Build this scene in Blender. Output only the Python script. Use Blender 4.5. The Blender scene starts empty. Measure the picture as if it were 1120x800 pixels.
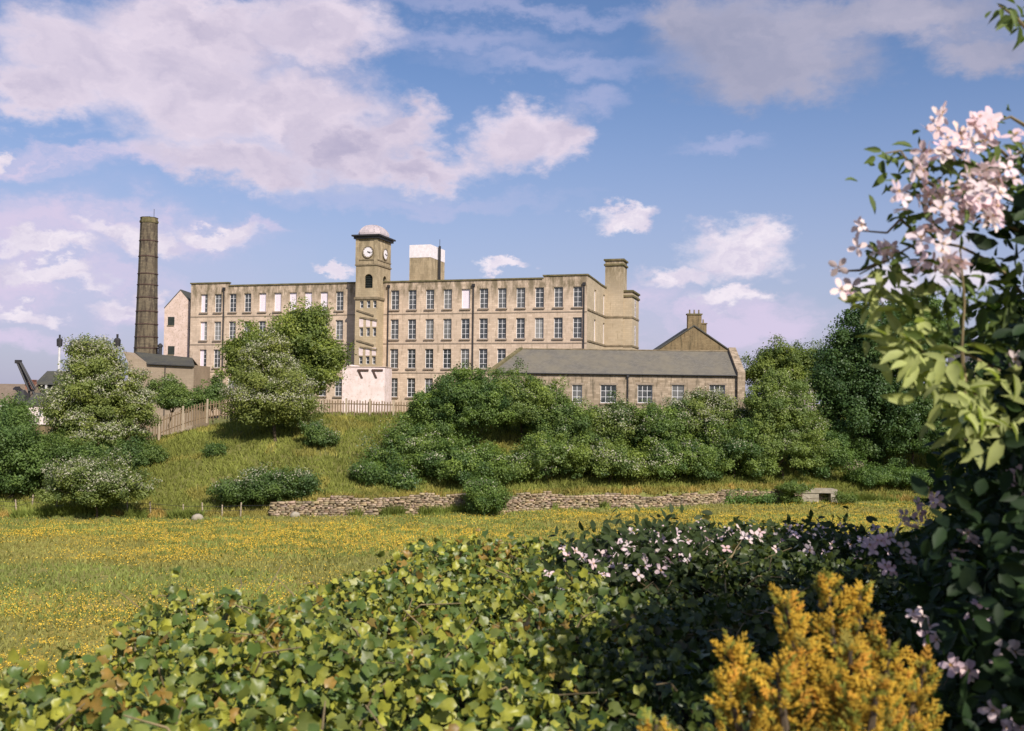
import bpy, math, random
import numpy as np
from mathutils import Matrix, Vector

random.seed(7)
RNG = np.random.default_rng(11)
C = bpy.context.scene.collection
SC = bpy.context.scene
R = math.radians

# ------------------------------------------------------------------ camera
F = 1090.0                      # focal length in pixels of the 1120 x 800 photograph
EYE = 10.8                      # eye height above the meadow
cam_d = bpy.data.cameras.new('camera')
cam = bpy.data.objects.new('camera', cam_d); C.objects.link(cam)
cam_d.sensor_width = 36.0; cam_d.sensor_fit = 'HORIZONTAL'
cam_d.lens = 36.0 * F / 1120.0
cam_d.clip_start = 0.05; cam_d.clip_end = 9000
CM = (Matrix.Translation((0, 0, EYE)) @ Matrix.Rotation(R(90 + 1.944), 4, 'X') @ Matrix.Rotation(R(0.7), 4, 'Z'))
cam.matrix_world = CM
cam_d.dof.use_dof = True
cam_d.dof.focus_distance = 45.0
cam_d.dof.aperture_fstop = 6.5
SC.camera = cam

# ------------------------------------------------------------------ light
SUN_AZ, SUN_EL = 28.0, 39.0      # degrees right of straight behind the camera / above the horizon
SDIR = Vector((math.sin(R(SUN_AZ)) * math.cos(R(SUN_EL)), -math.cos(R(SUN_AZ)) * math.cos(R(SUN_EL)), math.sin(R(SUN_EL))))
sun_d = bpy.data.lights.new('sun', 'SUN')
sun_d.energy = 5.0; sun_d.angle = R(0.53); sun_d.color = (1.0, 0.93, 0.84)
sun = bpy.data.objects.new('sun', sun_d); C.objects.link(sun)
sun.rotation_euler = SDIR.to_track_quat('Z', 'Y').to_euler()
SC.view_settings.view_transform = 'Standard'
SC.view_settings.look = 'None'
SC.view_settings.exposure = 0.24
SC.view_settings.gamma = 1.0
try: SC.view_settings.use_curve_mapping = False
except Exception: pass

_rm = CM.to_3x3()
def ray(px, py):
    """world direction through a place in the 1120 x 800 photograph"""
    return (_rm @ Vector(((px - 560) / F, -(py - 400) / F, -1.0))).normalized()
def P(px, py, Y):
    d = ray(px, py); t = Y / d.y
    return Vector((d.x * t, Y, EYE + d.z * t))
def pxm(Y): return Y / F        # metres per pixel at depth Y

# ------------------------------------------------------------------ sky
w = bpy.data.worlds.new('World'); SC.world = w; w.use_nodes = True
nt = w.node_tree; nt.nodes.clear()
def N(tree, typ, **kw):
    n = tree.nodes.new(typ)
    for k, v in kw.items():
        if k.startswith('i_'):
            n.inputs[k[2:].replace('_', ' ')].default_value = v
        else: setattr(n, k, v)
    return n
def MATH(tree, op, a, b=None, c=None, clamp=False):
    n = tree.nodes.new('ShaderNodeMath'); n.operation = op; n.use_clamp = clamp
    for i, v in enumerate((a, b, c)):
        if v is None: continue
        if isinstance(v, (int, float)): n.inputs[i].default_value = v
        else: tree.links.new(v, n.inputs[i])
    return n.outputs[0]
def build_sky():
    L = nt.links.new
    out = N(nt, 'ShaderNodeOutputWorld'); bg = N(nt, 'ShaderNodeBackground'); bg.inputs[1].default_value = 0.105
    L(bg.outputs[0], out.inputs[0])
    sky = N(nt, 'ShaderNodeTexSky'); sky.sky_type = 'NISHITA'; sky.sun_disc = False
    sky.sun_elevation = R(SUN_EL); sky.sun_rotation = R(180 - SUN_AZ)
    sky.altitude = 100; sky.air_density = 1.15; sky.dust_density = 1.2; sky.ozone_density = 2.0
    tc = N(nt, 'ShaderNodeTexCoord')
    sep = N(nt, 'ShaderNodeSeparateXYZ'); L(tc.outputs['Generated'], sep.inputs[0])
    az = MATH(nt, 'ARCTAN2', sep.outputs[0], sep.outputs[1])
    el = MATH(nt, 'ARCSINE', sep.outputs[2])
    comb = N(nt, 'ShaderNodeCombineXYZ'); L(az, comb.inputs[0]); L(el, comb.inputs[1])
    # coarse and fine billow: displaces the lookup so that every outline is broken up
    def noise(scale, detail, rough, vec, ntype='FBM'):
        n = N(nt, 'ShaderNodeTexNoise'); n.inputs['Scale'].default_value = scale
        n.inputs['Detail'].default_value = detail; n.inputs['Roughness'].default_value = rough
        L(vec, n.inputs['Vector']); return n
    st = N(nt, 'ShaderNodeVectorMath', operation='MULTIPLY'); L(tc.outputs['Generated'], st.inputs[0]); st.inputs[1].default_value = (1, 1, 1.7)
    n1 = noise(8.0, 4, 0.5, st.outputs[0]); n2 = noise(30.0, 6, 0.62, st.outputs[0])
    def off(node, amt, vec):
        s = N(nt, 'ShaderNodeVectorMath', operation='SUBTRACT'); L(node.outputs['Color'], s.inputs[0]); s.inputs[1].default_value = (.5, .5, .5)
        m = N(nt, 'ShaderNodeVectorMath', operation='MULTIPLY'); L(s.outputs[0], m.inputs[0]); m.inputs[1].default_value = (amt, amt * .7, 0)
        a = N(nt, 'ShaderNodeVectorMath', operation='ADD'); L(vec, a.inputs[0]); L(m.outputs[0], a.inputs[1]); return a.outputs[0]
    v = off(n2, 0.075, off(n1, 0.10, comb.outputs[0]))
    def ae(px, py):
        d = ray(px, py); return math.atan2(d.x, d.y), math.asin(d.z)
    def field(blobs):
        cur = None
        for (cx, cy, rx, ry) in blobs:
            a, e = ae(cx, cy); a1, _ = ae(cx + rx, cy); _, e1 = ae(cx, cy - ry)
            s = N(nt, 'ShaderNodeVectorMath', operation='SUBTRACT'); L(v, s.inputs[0]); s.inputs[1].default_value = (a, e, 0)
            m = N(nt, 'ShaderNodeVectorMath', operation='MULTIPLY'); L(s.outputs[0], m.inputs[0]); m.inputs[1].default_value = (1 / abs(a1 - a), 1 / abs(e1 - e), 0)
            ln = N(nt, 'ShaderNodeVectorMath', operation='LENGTH'); L(m.outputs[0], ln.inputs[0])
            o = ln.outputs['Value']
            cur = o if cur is None else MATH(nt, 'SMOOTH_MIN', cur, o, 0.25)
        return cur
    def mask(dist, lo, hi):      # 1 inside
        mr = N(nt, 'ShaderNodeMapRange'); mr.interpolation_type = 'SMOOTHSTEP'
        L(dist, mr.inputs[0]); mr.inputs[1].default_value = lo; mr.inputs[2].default_value = hi
        mr.inputs[3].default_value = 1; mr.inputs[4].default_value = 0
        return mr.outputs[0]
    big = [(70, 60, 80, 55), (190, 75, 130, 65), (110, 70, 120, 60), (230, 30, 120, 42), (350, 35, 75, 42), (40, 100, 62, 34), (215, 120, 95, 45),
           (320, 115, 95, 50), (270, 175, 110, 28), (385, 160, 80, 42), (470, 178, 62, 26), (430, 135, 45, 30), (555, 150, 50, 36), (605, 155, 40, 32)]
    small = [(240, 250, 45, 10), (150, 258, 60, 14), (45, 268, 60, 12), (150, 332, 34, 15), (178, 324, 20, 12), (25, 338, 45, 9), (55, 298, 70, 11), (682, 247, 44, 14), (700, 246, 26, 12), (805, 285, 55, 27), (828, 270, 34, 26), (745, 303, 42, 13), (812, 328, 34, 12), (556, 297, 28, 8),
             (1048, 290, 32, 36), (970, 312, 48, 22), (2, 165, 14, 12), (380, 290, 20, 7)]
    soft = [(40, 255, 90, 26), (30, 310, 80, 26), (110, 300, 90, 18), (105, 245, 110, 24), (205, 250, 80, 18), (275, 246, 36, 9), (60, 285, 75, 22), (160, 335, 50, 20), (20, 335, 60, 14), (130, 175, 120, 14), (60, 182, 70, 12),
            (690, 350, 80, 40), (830, 360, 80, 30), (20, 370, 90, 14), (780, 345, 70, 20)]
    wisp = [(560, 12, 170, 13), (500, 50, 120, 16), (600, 75, 110, 14), (800, 160, 50, 10), (640, 110, 40, 12), (450, 215, 170, 10), (120, 270, 190, 60), (80, 340, 160, 45)]
    grey = [(830, 40, 120, 62), (960, 15, 190, 38), (760, 25, 55, 40), (860, 80, 100, 38), (1090, 45, 70, 28)]
    # more of the same kind of cloud in the rest of the sky
    gn = noise(2.3, 6, 0.55, st.outputs[0])
    beh = N(nt, 'ShaderNodeMapRange'); L(sep.outputs[1], beh.inputs[0]); beh.inputs[1].default_value = 0.7; beh.inputs[2].default_value = 0.3
    ge = N(nt, 'ShaderNodeMapRange'); ge.interpolation_type = 'SMOOTHSTEP'; L(gn.outputs[0], ge.inputs[0]); ge.inputs[1].default_value = 0.53; ge.inputs[2].default_value = 0.66
    gen = MATH(nt, 'MULTIPLY', beh.outputs[0], ge.outputs[0])
    d_big = field(big)
    m_big = mask(d_big, 0.52, 1.32); m_small = mask(field(small), 0.5, 1.25)
    sn = N(nt, 'ShaderNodeMapRange'); sn.interpolation_type = 'SMOOTHSTEP'; sv = N(nt, 'ShaderNodeVectorMath', operation='MULTIPLY'); L(v, sv.inputs[0]); sv.inputs[1].default_value = (1, 2.4, 1)
    L(noise(9.0, 6, .6, sv.outputs[0]).outputs[0], sn.inputs[0]); sn.inputs[1].default_value = 0.36; sn.inputs[2].default_value = 0.60; sn.inputs[3].default_value = 0.28
    m_soft = MATH(nt, 'MULTIPLY', MATH(nt, 'MULTIPLY', mask(field(soft), 0.3, 1.5), sn.outputs[0]), 0.95)
    m_wisp = MATH(nt, 'MULTIPLY', mask(field(wisp), 0.1, 1.5), 0.42)
    m_grey = MATH(nt, 'MULTIPLY', mask(field(grey), 0.5, 1.38), 0.96)
    def over(col, m, c):
        mx = N(nt, 'ShaderNodeMix', data_type='RGBA'); L(m, mx.inputs[0])
        if isinstance(col, tuple): mx.inputs[6].default_value = col
        else: L(col, mx.inputs[6])
        if isinstance(c, tuple): mx.inputs[7].default_value = c
        else: L(c, mx.inputs[7])
        return mx.outputs[2]
    tint = N(nt, 'ShaderNodeMix', data_type='RGBA', blend_type='MULTIPLY'); tint.inputs[0].default_value = 1
    L(sky.outputs[0], tint.inputs[6]); tint.inputs[7].default_value = (0.67, 0.75, 0.95, 1)
    base = tint.outputs[2]
    # whitish-lilac air low over the horizon
    hz = N(nt, 'ShaderNodeMapRange'); hz.interpolation_type = 'SMOOTHSTEP'; L(el, hz.inputs[0]); hz.inputs[1].default_value = -0.02; hz.inputs[2].default_value = 0.36
    hz.inputs[3].default_value = 0.72; hz.inputs[4].default_value = 0.0
    base = over(base, hz.outputs[0], (4.1, 3.95, 5.5, 1))
    # billows: lit crests and greyer bellies
    bl = noise(9.0, 6, 0.55, v)
    br = N(nt, 'ShaderNodeMapRange'); br.interpolation_type = 'SMOOTHSTEP'; L(bl.outputs[0], br.inputs[0]); br.inputs[1].default_value = 0.33; br.inputs[2].default_value = 0.66
    def shadef(sc_, k, det, off_):
        va = N(nt, 'ShaderNodeVectorMath', operation='ADD'); L(v, va.inputs[0]); va.inputs[1].default_value = off_
        a_ = noise(sc_, det, .5, v); b_ = noise(sc_, det, .5, va.outputs[0])
        return MATH(nt, 'MULTIPLY', MATH(nt, 'SUBTRACT', a_.outputs[0], b_.outputs[0]), k)
    relief = MATH(nt, 'ADD', MATH(nt, 'ADD', shadef(7.0, 2.0, 2, (-.012, .03, 0)), shadef(24.0, 1.0, 3, (-.005, .012, 0))), MATH(nt, 'MULTIPLY', MATH(nt, 'SUBTRACT', d_big, .45), .55))
    relief = MATH(nt, 'ADD', relief, .52, clamp=True)
    cumul = over((3.9, 3.6, 4.9, 1), relief, (6.9, 6.05, 6.9, 1))
    low = noise(6.0, 3, 0.5, v)
    lr = N(nt, 'ShaderNodeMapRange'); L(low.outputs[0], lr.inputs[0]); lr.inputs[1].default_value = 0.4; lr.inputs[2].default_value = 0.62
    cumul = over(cumul, MATH(nt, 'MULTIPLY', lr.outputs[0], 0.25), (5.9, 5.35, 6.5, 1))
    white = over((5.2, 4.8, 6.1, 1), MATH(nt, 'ADD', shadef(30.0, 2.6, 4, (-.006, .014, 0)), .62, clamp=True), (7.2, 6.6, 7.3, 1))
    grel = MATH(nt, 'ADD', MATH(nt, 'ADD', shadef(6.0, 2.0, 2, (.01, .03, 0)), shadef(20.0, 1.0, 3, (.004, .012, 0))), .4, clamp=True)
    greyc = over((2.6, 2.75, 3.9, 1), grel, (4.2, 4.0, 5.0, 1))
    c = over(base, gen, (6.2, 5.7, 6.9, 1))
    c = over(c, m_wisp, (4.6, 4.5, 6.3, 1))
    c = over(c, m_soft, (5.6, 4.95, 6.5, 1))
    c = over(c, m_grey, greyc)
    c = over(c, m_big, cumul)
    c = over(c, m_small, white)
    L(c, bg.inputs[0])
build_sky()

# ------------------------------------------------------------------ tagging / building helpers
def tag(o, label=None, cat=None, group=None, kind=None):
    if label: o['label'] = label
    if cat: o['category'] = cat
    if group: o['group'] = group
    if kind: o['kind'] = kind
    return o
def empty(name, loc, rz=0.0):
    o = bpy.data.objects.new(name, None); C.objects.link(o)
    o.location = loc; o.rotation_euler = (0, 0, rz); o.empty_display_size = 0.3
    return o
def link(name, me, parent=None, loc=None):
    o = bpy.data.objects.new(name, me); C.objects.link(o)
    if parent is not None: o.parent = parent
    if loc is not None: o.location = loc
    return o
def np_mesh(name, V, faces, mats, tint=None, smooth=False, mi=None):
    """faces: (n,k) index array; tint: per-vertex colour"""
    me = bpy.data.meshes.new(name)
    V = np.ascontiguousarray(V, dtype=np.float32); faces = np.ascontiguousarray(faces, dtype=np.int32)
    n, k = faces.shape
    me.vertices.add(len(V)); me.vertices.foreach_set('co', V.ravel())
    me.loops.add(n * k); me.loops.foreach_set('vertex_index', faces.ravel())
    me.polygons.add(n); me.polygons.foreach_set('loop_start', np.arange(0, n * k, k, dtype=np.int32))
    me.polygons.foreach_set('loop_total', np.full(n, k, dtype=np.int32))
    if smooth: me.polygons.foreach_set('use_smooth', np.ones(n, dtype=bool))
    for m in (mats if isinstance(mats, (list, tuple)) else [mats]): me.materials.append(m)
    if mi is not None: me.polygons.foreach_set('material_index', np.asarray(mi, dtype=np.int32))
    if tint is not None:
        a = me.color_attributes.new('tint', 'FLOAT_COLOR', 'POINT')
        t = np.ones((len(V), 4), dtype=np.float32); t[:, :3] = tint
        a.data.foreach_set('color', t.ravel())
    me.update(calc_edges=True)
    return me
class MB:
    def __init__(s): s.v = []; s.f = []
    def add(s, vs, fs):
        b = len(s.v); s.v += [tuple(p) for p in vs]; s.f += [tuple(b + i for i in f) for f in fs]; return s
    def box(s, x0, x1, y0, y1, z0, z1):
        return s.add([(x0,y0,z0),(x1,y0,z0),(x1,y1,z0),(x0,y1,z0),(x0,y0,z1),(x1,y0,z1),(x1,y1,z1),(x0,y1,z1)],
                     [(0,3,2,1),(4,5,6,7),(0,1,5,4),(1,2,6,5),(2,3,7,6),(3,0,4,7)])
    def quad(s, *p): return s.add(p, [tuple(range(len(p)))])
    def prism(s, pts, y0, y1):
        """outline pts (x,z), extruded along y"""
        n = len(pts)
        vs = [(x, y0, z) for x, z in pts] + [(x, y1, z) for x, z in pts]
        return s.add(vs, [tuple(range(n)), tuple(range(2*n-1, n-1, -1))] + [(i, n+i, n+(i+1) % n, (i+1) % n) for i in range(n)])
    def prismx(s, pts, x0, x1):
        n = len(pts)
        vs = [(x0, y, z) for y, z in pts] + [(x1, y, z) for y, z in pts]
        return s.add(vs, [tuple(range(n)), tuple(range(2*n-1, n-1, -1))] + [(i, n+i, n+(i+1) % n, (i+1) % n) for i in range(n)])
    def ring(s, prof, n=8, cx=0, cy=0, rot=0, cap=True):
        """lathe: prof is a list of (radius, z)"""
        vs = []
        for r, z in prof:
            for i in range(n):
                a = rot + 2*math.pi*i/n; vs.append((cx + r*math.cos(a), cy + r*math.sin(a), z))
        fs = [(k*n+i, k*n+(i+1) % n, (k+1)*n+(i+1) % n, (k+1)*n+i) for k in range(len(prof)-1) for i in range(n)]
        if cap: fs += [tuple(range(n))[::-1], tuple((len(prof)-1)*n+i for i in range(n))]
        return s.add(vs, fs)
    def bar(s, a, b, r0, r1=None, n=6):
        a = Vector(a); b = Vector(b); r1 = r0 if r1 is None else r1
        q = (b - a).to_track_quat('Z', 'Y'); vs = []
        for c, r in ((a, r0), (b, r1)):
            for i in range(n):
                t = 2*math.pi*i/n; vs.append(c + q @ Vector((r*math.cos(t), r*math.sin(t), 0)))
        return s.add(vs, [(i, (i+1) % n, n+(i+1) % n, n+i) for i in range(n)] + [tuple(range(n))[::-1], tuple(range(n, 2*n))])
    def path(s, pts, rad, n=6):
        for i in range(len(pts)-1): s.bar(pts[i], pts[i+1], rad[i], rad[i+1], n)
        return s
    def build(s, name, mat, parent=None, loc=None, smooth=False):
        me = bpy.data.meshes.new(name); me.from_pydata(s.v, [], s.f)
        for m in (mat if isinstance(mat, (list, tuple)) else [mat]): me.materials.append(m)
        if smooth: me.polygons.foreach_set('use_smooth', np.ones(len(me.polygons), dtype=bool))
        me.update()
        return link(name, me, parent, loc)

# ------------------------------------------------------------------ materials
def new_mat(name, rough=0.8, spec=0.3):
    m = bpy.data.materials.new(name); m.use_nodes = True
    b = m.node_tree.nodes['Principled BSDF']; b.inputs['Roughness'].default_value = rough
    b.inputs['Specular IOR Level'].default_value = spec
    return m, m.node_tree, b
def mixc(t, fac, a, b, blend='MIX'):
    n = t.nodes.new('ShaderNodeMix'); n.data_type = 'RGBA'; n.blend_type = blend
    for i, v in ((0, fac), (6, a), (7, b)):
        if isinstance(v, (int, float)): n.inputs[i].default_value = v
        elif isinstance(v, tuple): n.inputs[i].default_value = v if len(v) == 4 else (*v, 1)
        else: t.links.new(v, n.inputs[i])
    return n.outputs[2]
def tnoise(t, scale, detail=4, rough=0.6, vec=None, lo=None, hi=None):
    n = t.nodes.new('ShaderNodeTexNoise'); n.inputs['Scale'].default_value = scale; n.inputs['Detail'].default_value = detail; n.inputs['Roughness'].default_value = rough
    if vec is None:
        tc = t.nodes.new('ShaderNodeTexCoord'); vec = tc.outputs['Object']
    t.links.new(vec, n.inputs['Vector'])
    if lo is None: return n.outputs[0]
    mr = t.nodes.new('ShaderNodeMapRange'); mr.interpolation_type = 'SMOOTHSTEP'
    t.links.new(n.outputs[0], mr.inputs[0]); mr.inputs[1].default_value = lo; mr.inputs[2].default_value = hi
    return mr.outputs[0]
def scaled(t, sx, sy, sz):
    tc = t.nodes.new('ShaderNodeTexCoord'); m = t.nodes.new('ShaderNodeMapping'); m.inputs['Scale'].default_value = (sx, sy, sz)
    t.links.new(tc.outputs['Object'], m.inputs[0]); return m.outputs[0]
def bump(t, b, h, strength=0.4, dist=0.03):
    n = t.nodes.new('ShaderNodeBump'); n.inputs['Strength'].default_value = strength; n.inputs['Distance'].default_value = dist
    t.links.new(h, n.inputs['Height']); t.links.new(n.outputs[0], b.inputs['Normal'])
def noisy(name, c0, c1, scale=3.0, rough=0.8, spec=0.25, bmp=0.0, sc=(1, 1, 1), c2=None):
    m, t, b = new_mat(name, rough, spec)
    f = tnoise(t, scale, 6, 0.65, scaled(t, *sc), 0.3, 0.7)
    col = mixc(t, f, c0, c1)
    if c2: col = mixc(t, tnoise(t, scale*4.3, 4, .6, scaled(t, *sc), .52, .7), col, c2)
    t.links.new(col, b.inputs['Base Color'])
    if bmp: bump(t, b, f, bmp)
    return m
def stone(name, c0, c1, mortar, bw=0.75, bh=0.3, msize=0.018, soot=(0.07, 0.06, 0.04), soot_z=None, soot_noise=(.58, .75), bmp=.5):
    """coursed stone: courses follow the wall whatever way it faces"""
    m, t, b = new_mat(name, 0.9, 0.15)
    tc = t.nodes.new('ShaderNodeTexCoord'); sp = t.nodes.new('ShaderNodeSeparateXYZ'); t.links.new(tc.outputs['Object'], sp.inputs[0])
    u = MATH(t, 'ADD', sp.outputs[0], MATH(t, 'MULTIPLY', sp.outputs[1], 1.0))
    cb = t.nodes.new('ShaderNodeCombineXYZ'); t.links.new(u, cb.inputs[0]); t.links.new(sp.outputs[2], cb.inputs[1])
    br = t.nodes.new('ShaderNodeTexBrick'); t.links.new(cb.outputs[0], br.inputs['Vector'])
    br.inputs['Scale'].default_value = 1.0; br.inputs['Brick Width'].default_value = bw; br.inputs['Row Height'].default_value = bh
    br.inputs['Mortar Size'].default_value = msize; br.inputs['Mortar Smooth'].default_value = 0.6; br.inputs['Bias'].default_value = 0.0
    br.inputs['Color1'].default_value = (*c0, 1); br.inputs['Color2'].default_value = (*c1, 1); br.inputs['Mortar'].default_value = (*mortar, 1)
    big = tnoise(t, 0.35, 5, 0.65, scaled(t, 1, 1, 1), 0.3, 0.72)
    col = mixc(t, MATH(t, 'MULTIPLY', big, 0.7), br.outputs[0], tuple(.64 * a for a in c0), 'MIX')
    col = mixc(t, MATH(t, 'MULTIPLY', tnoise(t, 2.2, 5, .7, scaled(t, 1, 1, .18), *soot_noise), .7), col, soot)
    if soot_z:
        lo, hi = soot_z
        g = t.nodes.new('ShaderNodeMapRange'); t.links.new(sp.outputs[2], g.inputs[0]); g.inputs[1].default_value = lo; g.inputs[2].default_value = hi
        nn = tnoise(t, 1.3, 5, .7, scaled(t, 1, 1, .3), .35, .62)
        col = mixc(t, MATH(t, 'MULTIPLY', MATH(t, 'MULTIPLY', g.outputs[0], nn), .85), col, soot)
    t.links.new(col, b.inputs['Base Color'])
    bump(t, b, br.outputs['Fac'], -bmp, 0.02)
    return m
M = {}
M['mill'] = stone('mill sandstone', (0.69, 0.535, 0.40), (0.53, 0.40, 0.29), (0.45, 0.34, 0.265), soot=(0.13, 0.105, 0.06), soot_z=(15.6, 18.0), soot_noise=(.50, .76))
M['side'] = stone('side sandstone', (0.52, 0.42, 0.29), (0.44, 0.35, 0.235), (0.36, 0.29, 0.21), soot=(0.13, 0.10, 0.05), soot_z=(18.0, 23))
M['tower'] = stone('tower sandstone', (0.52, 0.41, 0.26), (0.44, 0.34, 0.215), (0.33, 0.26, 0.18), soot=(0.10, 0.08, 0.045), soot_z=(12, 30), soot_noise=(.56, .78))
M['chim'] = stone('sooty chimney stone', (0.20, 0.16, 0.105), (0.12, 0.10, 0.07), (0.08, 0.065, 0.05), bw=.6, bh=.25, soot=(0.04, 0.028, 0.025), soot_z=(30, 37), soot_noise=(.46, .62))
M['rubble'] = stone('coursed rubble stone', (0.46, 0.36, 0.26), (0.24, 0.18, 0.12), (0.24, 0.19, 0.13), bw=.7, bh=.26, soot=(0.09, 0.075, 0.05), soot_noise=(.48, .66), bmp=.8)
M['gable'] = stone('brown gritstone', (0.27, 0.20, 0.11), (0.20, 0.14, 0.075), (0.13, 0.10, 0.06), bw=.5, bh=.2, soot=(0.06, 0.05, 0.03), soot_noise=(.45, .65))
M['brown_w'] = stone('plain brown stone', (0.36, 0.28, 0.20), (0.31, 0.24, 0.17), (0.27, 0.21, 0.15), soot=(0.17, 0.13, 0.09))
M['brick'] = stone('red brick', (0.36, 0.13, 0.07), (0.28, 0.10, 0.06), (0.3, 0.22, 0.18), bw=.23, bh=.08, soot=(0.1, 0.06, 0.04))
M['trim'] = noisy('weathered stone trim', (0.27, 0.21, 0.14), (0.15, 0.12, 0.075), 1.4, .9, .1, .3)
M['coping'] = noisy('mossy stone coping', (0.20, 0.16, 0.09), (0.09, 0.085, 0.04), 1.1, .95, .1, .3)
M['sill'] = noisy('stone sill', (0.33, 0.26, 0.20), (0.24, 0.19, 0.14), 2.5, .9, .1)
M['slate'] = None
def slate(name, c0, c1, c2):
    m, t, b = new_mat(name, 0.75, 0.3)
    br = t.nodes.new('ShaderNodeTexBrick'); t.links.new(scaled(t, 1, 1, 1), br.inputs['Vector'])
    br.inputs['Scale'].default_value = 1; br.inputs['Brick Width'].default_value = .34; br.inputs['Row Height'].default_value = .24; br.inputs['Mortar Size'].default_value = .008
    br.inputs['Color1'].default_value = (*c0, 1); br.inputs['Color2'].default_value = (*c1, 1); br.inputs['Mortar'].default_value = tuple(.5*a for a in c0) + (1,)
    col = mixc(t, MATH(t, 'MULTIPLY', tnoise(t, .5, 6, .7, scaled(t, 1, 1, 1), .35, .7), .7), br.outputs[0], c2)
    t.links.new(col, b.inputs['Base Color']); bump(t, b, br.outputs['Fac'], -.4, .015)
    return m
M['slate'] = slate('grey slate', (0.155, 0.14, 0.115), (0.12, 0.108, 0.09), (0.18, 0.155, 0.11))
M['slate_d'] = slate('dark mossy slate', (0.07, 0.068, 0.06), (0.05, 0.05, 0.045), (0.085, 0.08, 0.055))
M['slate_b'] = slate('brown stone slates', (0.19, 0.14, 0.10), (0.15, 0.11, 0.08), (0.21, 0.16, 0.12))
M['white'] = noisy('white paint', (0.80, 0.74, 0.75), (0.66, 0.60, 0.60), 2.0, .6, .3)
M['render'] = noisy('whitewashed render', (0.80, 0.66, 0.64), (0.64, 0.52, 0.48), .8, .85, .15, .1, c2=(0.55, 0.44, 0.38))
M['pale_st'] = noisy('faded painted stone', (0.62, 0.48, 0.42), (0.48, 0.36, 0.29), .9, .9, .15, .2, c2=(0.33, 0.26, 0.2))
M['frame'] = noisy('white window frame', (0.78, 0.76, 0.76), (0.66, 0.64, 0.62), 6, .5, .4)
M['blind'] = noisy('white blind', (0.80, 0.70, 0.76), (0.70, 0.60, 0.66), 1.2, .55, .4)
M['iron'] = noisy('black cast iron', (0.02, 0.02, 0.022), (0.035, 0.03, 0.03), 4, .6, .4)
M['rust'] = noisy('rusty iron', (0.10, 0.06, 0.045), (0.06, 0.035, 0.03), 4, .8, .3)
M['steel'] = noisy('pale steel', (0.62, 0.60, 0.60), (0.5, 0.48, 0.48), 2, .45, .5)
M['dark'] = noisy('dark opening', (0.02, 0.025, 0.022), (0.035, 0.04, 0.035), 2, .8, .2)
M['lead'] = noisy('grey lead', (0.50, 0.42, 0.42), (0.36, 0.31, 0.32), 2.5, .55, .4, c2=(0.36, 0.31, 0.32))
M['wood'] = noisy('weathered larch', (0.24, 0.17, 0.10), (0.14, 0.10, 0.065), 2.0, .9, .1, .2, (3, 3, .4), c2=(.17, .13, .085))
M['wood_p'] = noisy('pale weathered timber', (0.42, 0.34, 0.24), (0.30, 0.24, 0.17), 3.0, .9, .1, .2, (3, 3, .4))
M['conc'] = noisy('old concrete', (0.38, 0.33, 0.26), (0.24, 0.21, 0.15), 1.8, .9, .1, .2)
M['bark'] = noisy('bark', (0.12, 0.09, 0.06), (0.06, 0.045, 0.03), 6, .95, .1, .5, (1, 1, .3))
M['stem'] = noisy('pale stem', (0.25, 0.19, 0.10), (0.13, 0.10, 0.05), 9, .8, .2)
M['dstone'] = noisy('rubble wall stone', (0.40, 0.32, 0.24), (0.25, 0.20, 0.14), 1.1, .95, .1, .4, c2=(.12, .11, .08))
m, t, b = new_mat('window glass', 0.08, 0.6)
t.links.new(mixc(t, tnoise(t, .6, 3, .6, None, .35, .65), (0.035, 0.045, 0.06), (0.11, 0.12, 0.14)), b.inputs['Base Color'])
oi = t.nodes.new('ShaderNodeObjectInfo'); pw = MATH(t, 'POWER', oi.outputs['Random'], 3.0)
t.links.new(mixc(t, pw, mixc(t, tnoise(t, .9, 3, .6, None, .35, .65), (0.02, 0.026, 0.03), (0.09, 0.09, 0.09)), (0.26, 0.25, 0.23)), b.inputs['Base Color'])
b.inputs['Roughness'].default_value = .12; M['glass'] = m

def leaf_mat(name, base, trans=(1.1, 1.25, .5), tf=0.35, rough=0.5, spec=0.35, var=.25, nscale=.8):
    """leaf colour x per-leaf tint attribute, with light passing through the blade"""
    m = bpy.data.materials.new(name); m.use_nodes = True; t = m.node_tree; b = t.nodes['Principled BSDF']
    b.inputs['Roughness'].default_value = rough; b.inputs['Specular IOR Level'].default_value = spec
    at = t.nodes.new('ShaderNodeAttribute'); at.attribute_name = 'tint'
    col = mixc(t, 1.0, (*base, 1), at.outputs['Color'], 'MULTIPLY')
    nz = tnoise(t, nscale, 4, .6, None, .3, .7)
    col = mixc(t, MATH(t, 'MULTIPLY', nz, var), col, (base[0]*.55, base[1]*.62, base[2]*.6), 'MIX')
    t.links.new(col, b.inputs['Base Color'])
    tr = t.nodes.new('ShaderNodeBsdfTranslucent')
    tcol = mixc(t, 1.0, col, (*trans, 1), 'MULTIPLY'); t.links.new(tcol, tr.inputs[0])
    mx = t.nodes.new('ShaderNodeMixShader'); mx.inputs[0].default_value = tf
    t.links.new(b.outputs[0], mx.inputs[1]); t.links.new(tr.outputs[0], mx.inputs[2])
    t.links.new(mx.outputs[0], t.nodes['Material Output'].inputs[0])
    return m
M['leaf'] = leaf_mat('tree leaf', (0.155, 0.205, 0.068), (1.15,1.25,.6), .4)
M['blossom'] = leaf_mat('cream blossom', (0.44, 0.42, 0.30), (1, 1, .9), .25, .7, .1, .1)
M['grass'] = leaf_mat('grass blade', (0.25, 0.265, 0.07), (1.1, 1.2, .5), .3, .7, .15, .2, .15)
M['butter'] = leaf_mat('buttercup petal', (0.70, 0.46, 0.05), (1, .9, .4), .2, .5, .2, 0)
M['ivy'] = leaf_mat('ivy leaf', (0.16, 0.185, 0.04), (1.2, 1.3, .5), .25, .42, .38, .45, 28)
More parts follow.
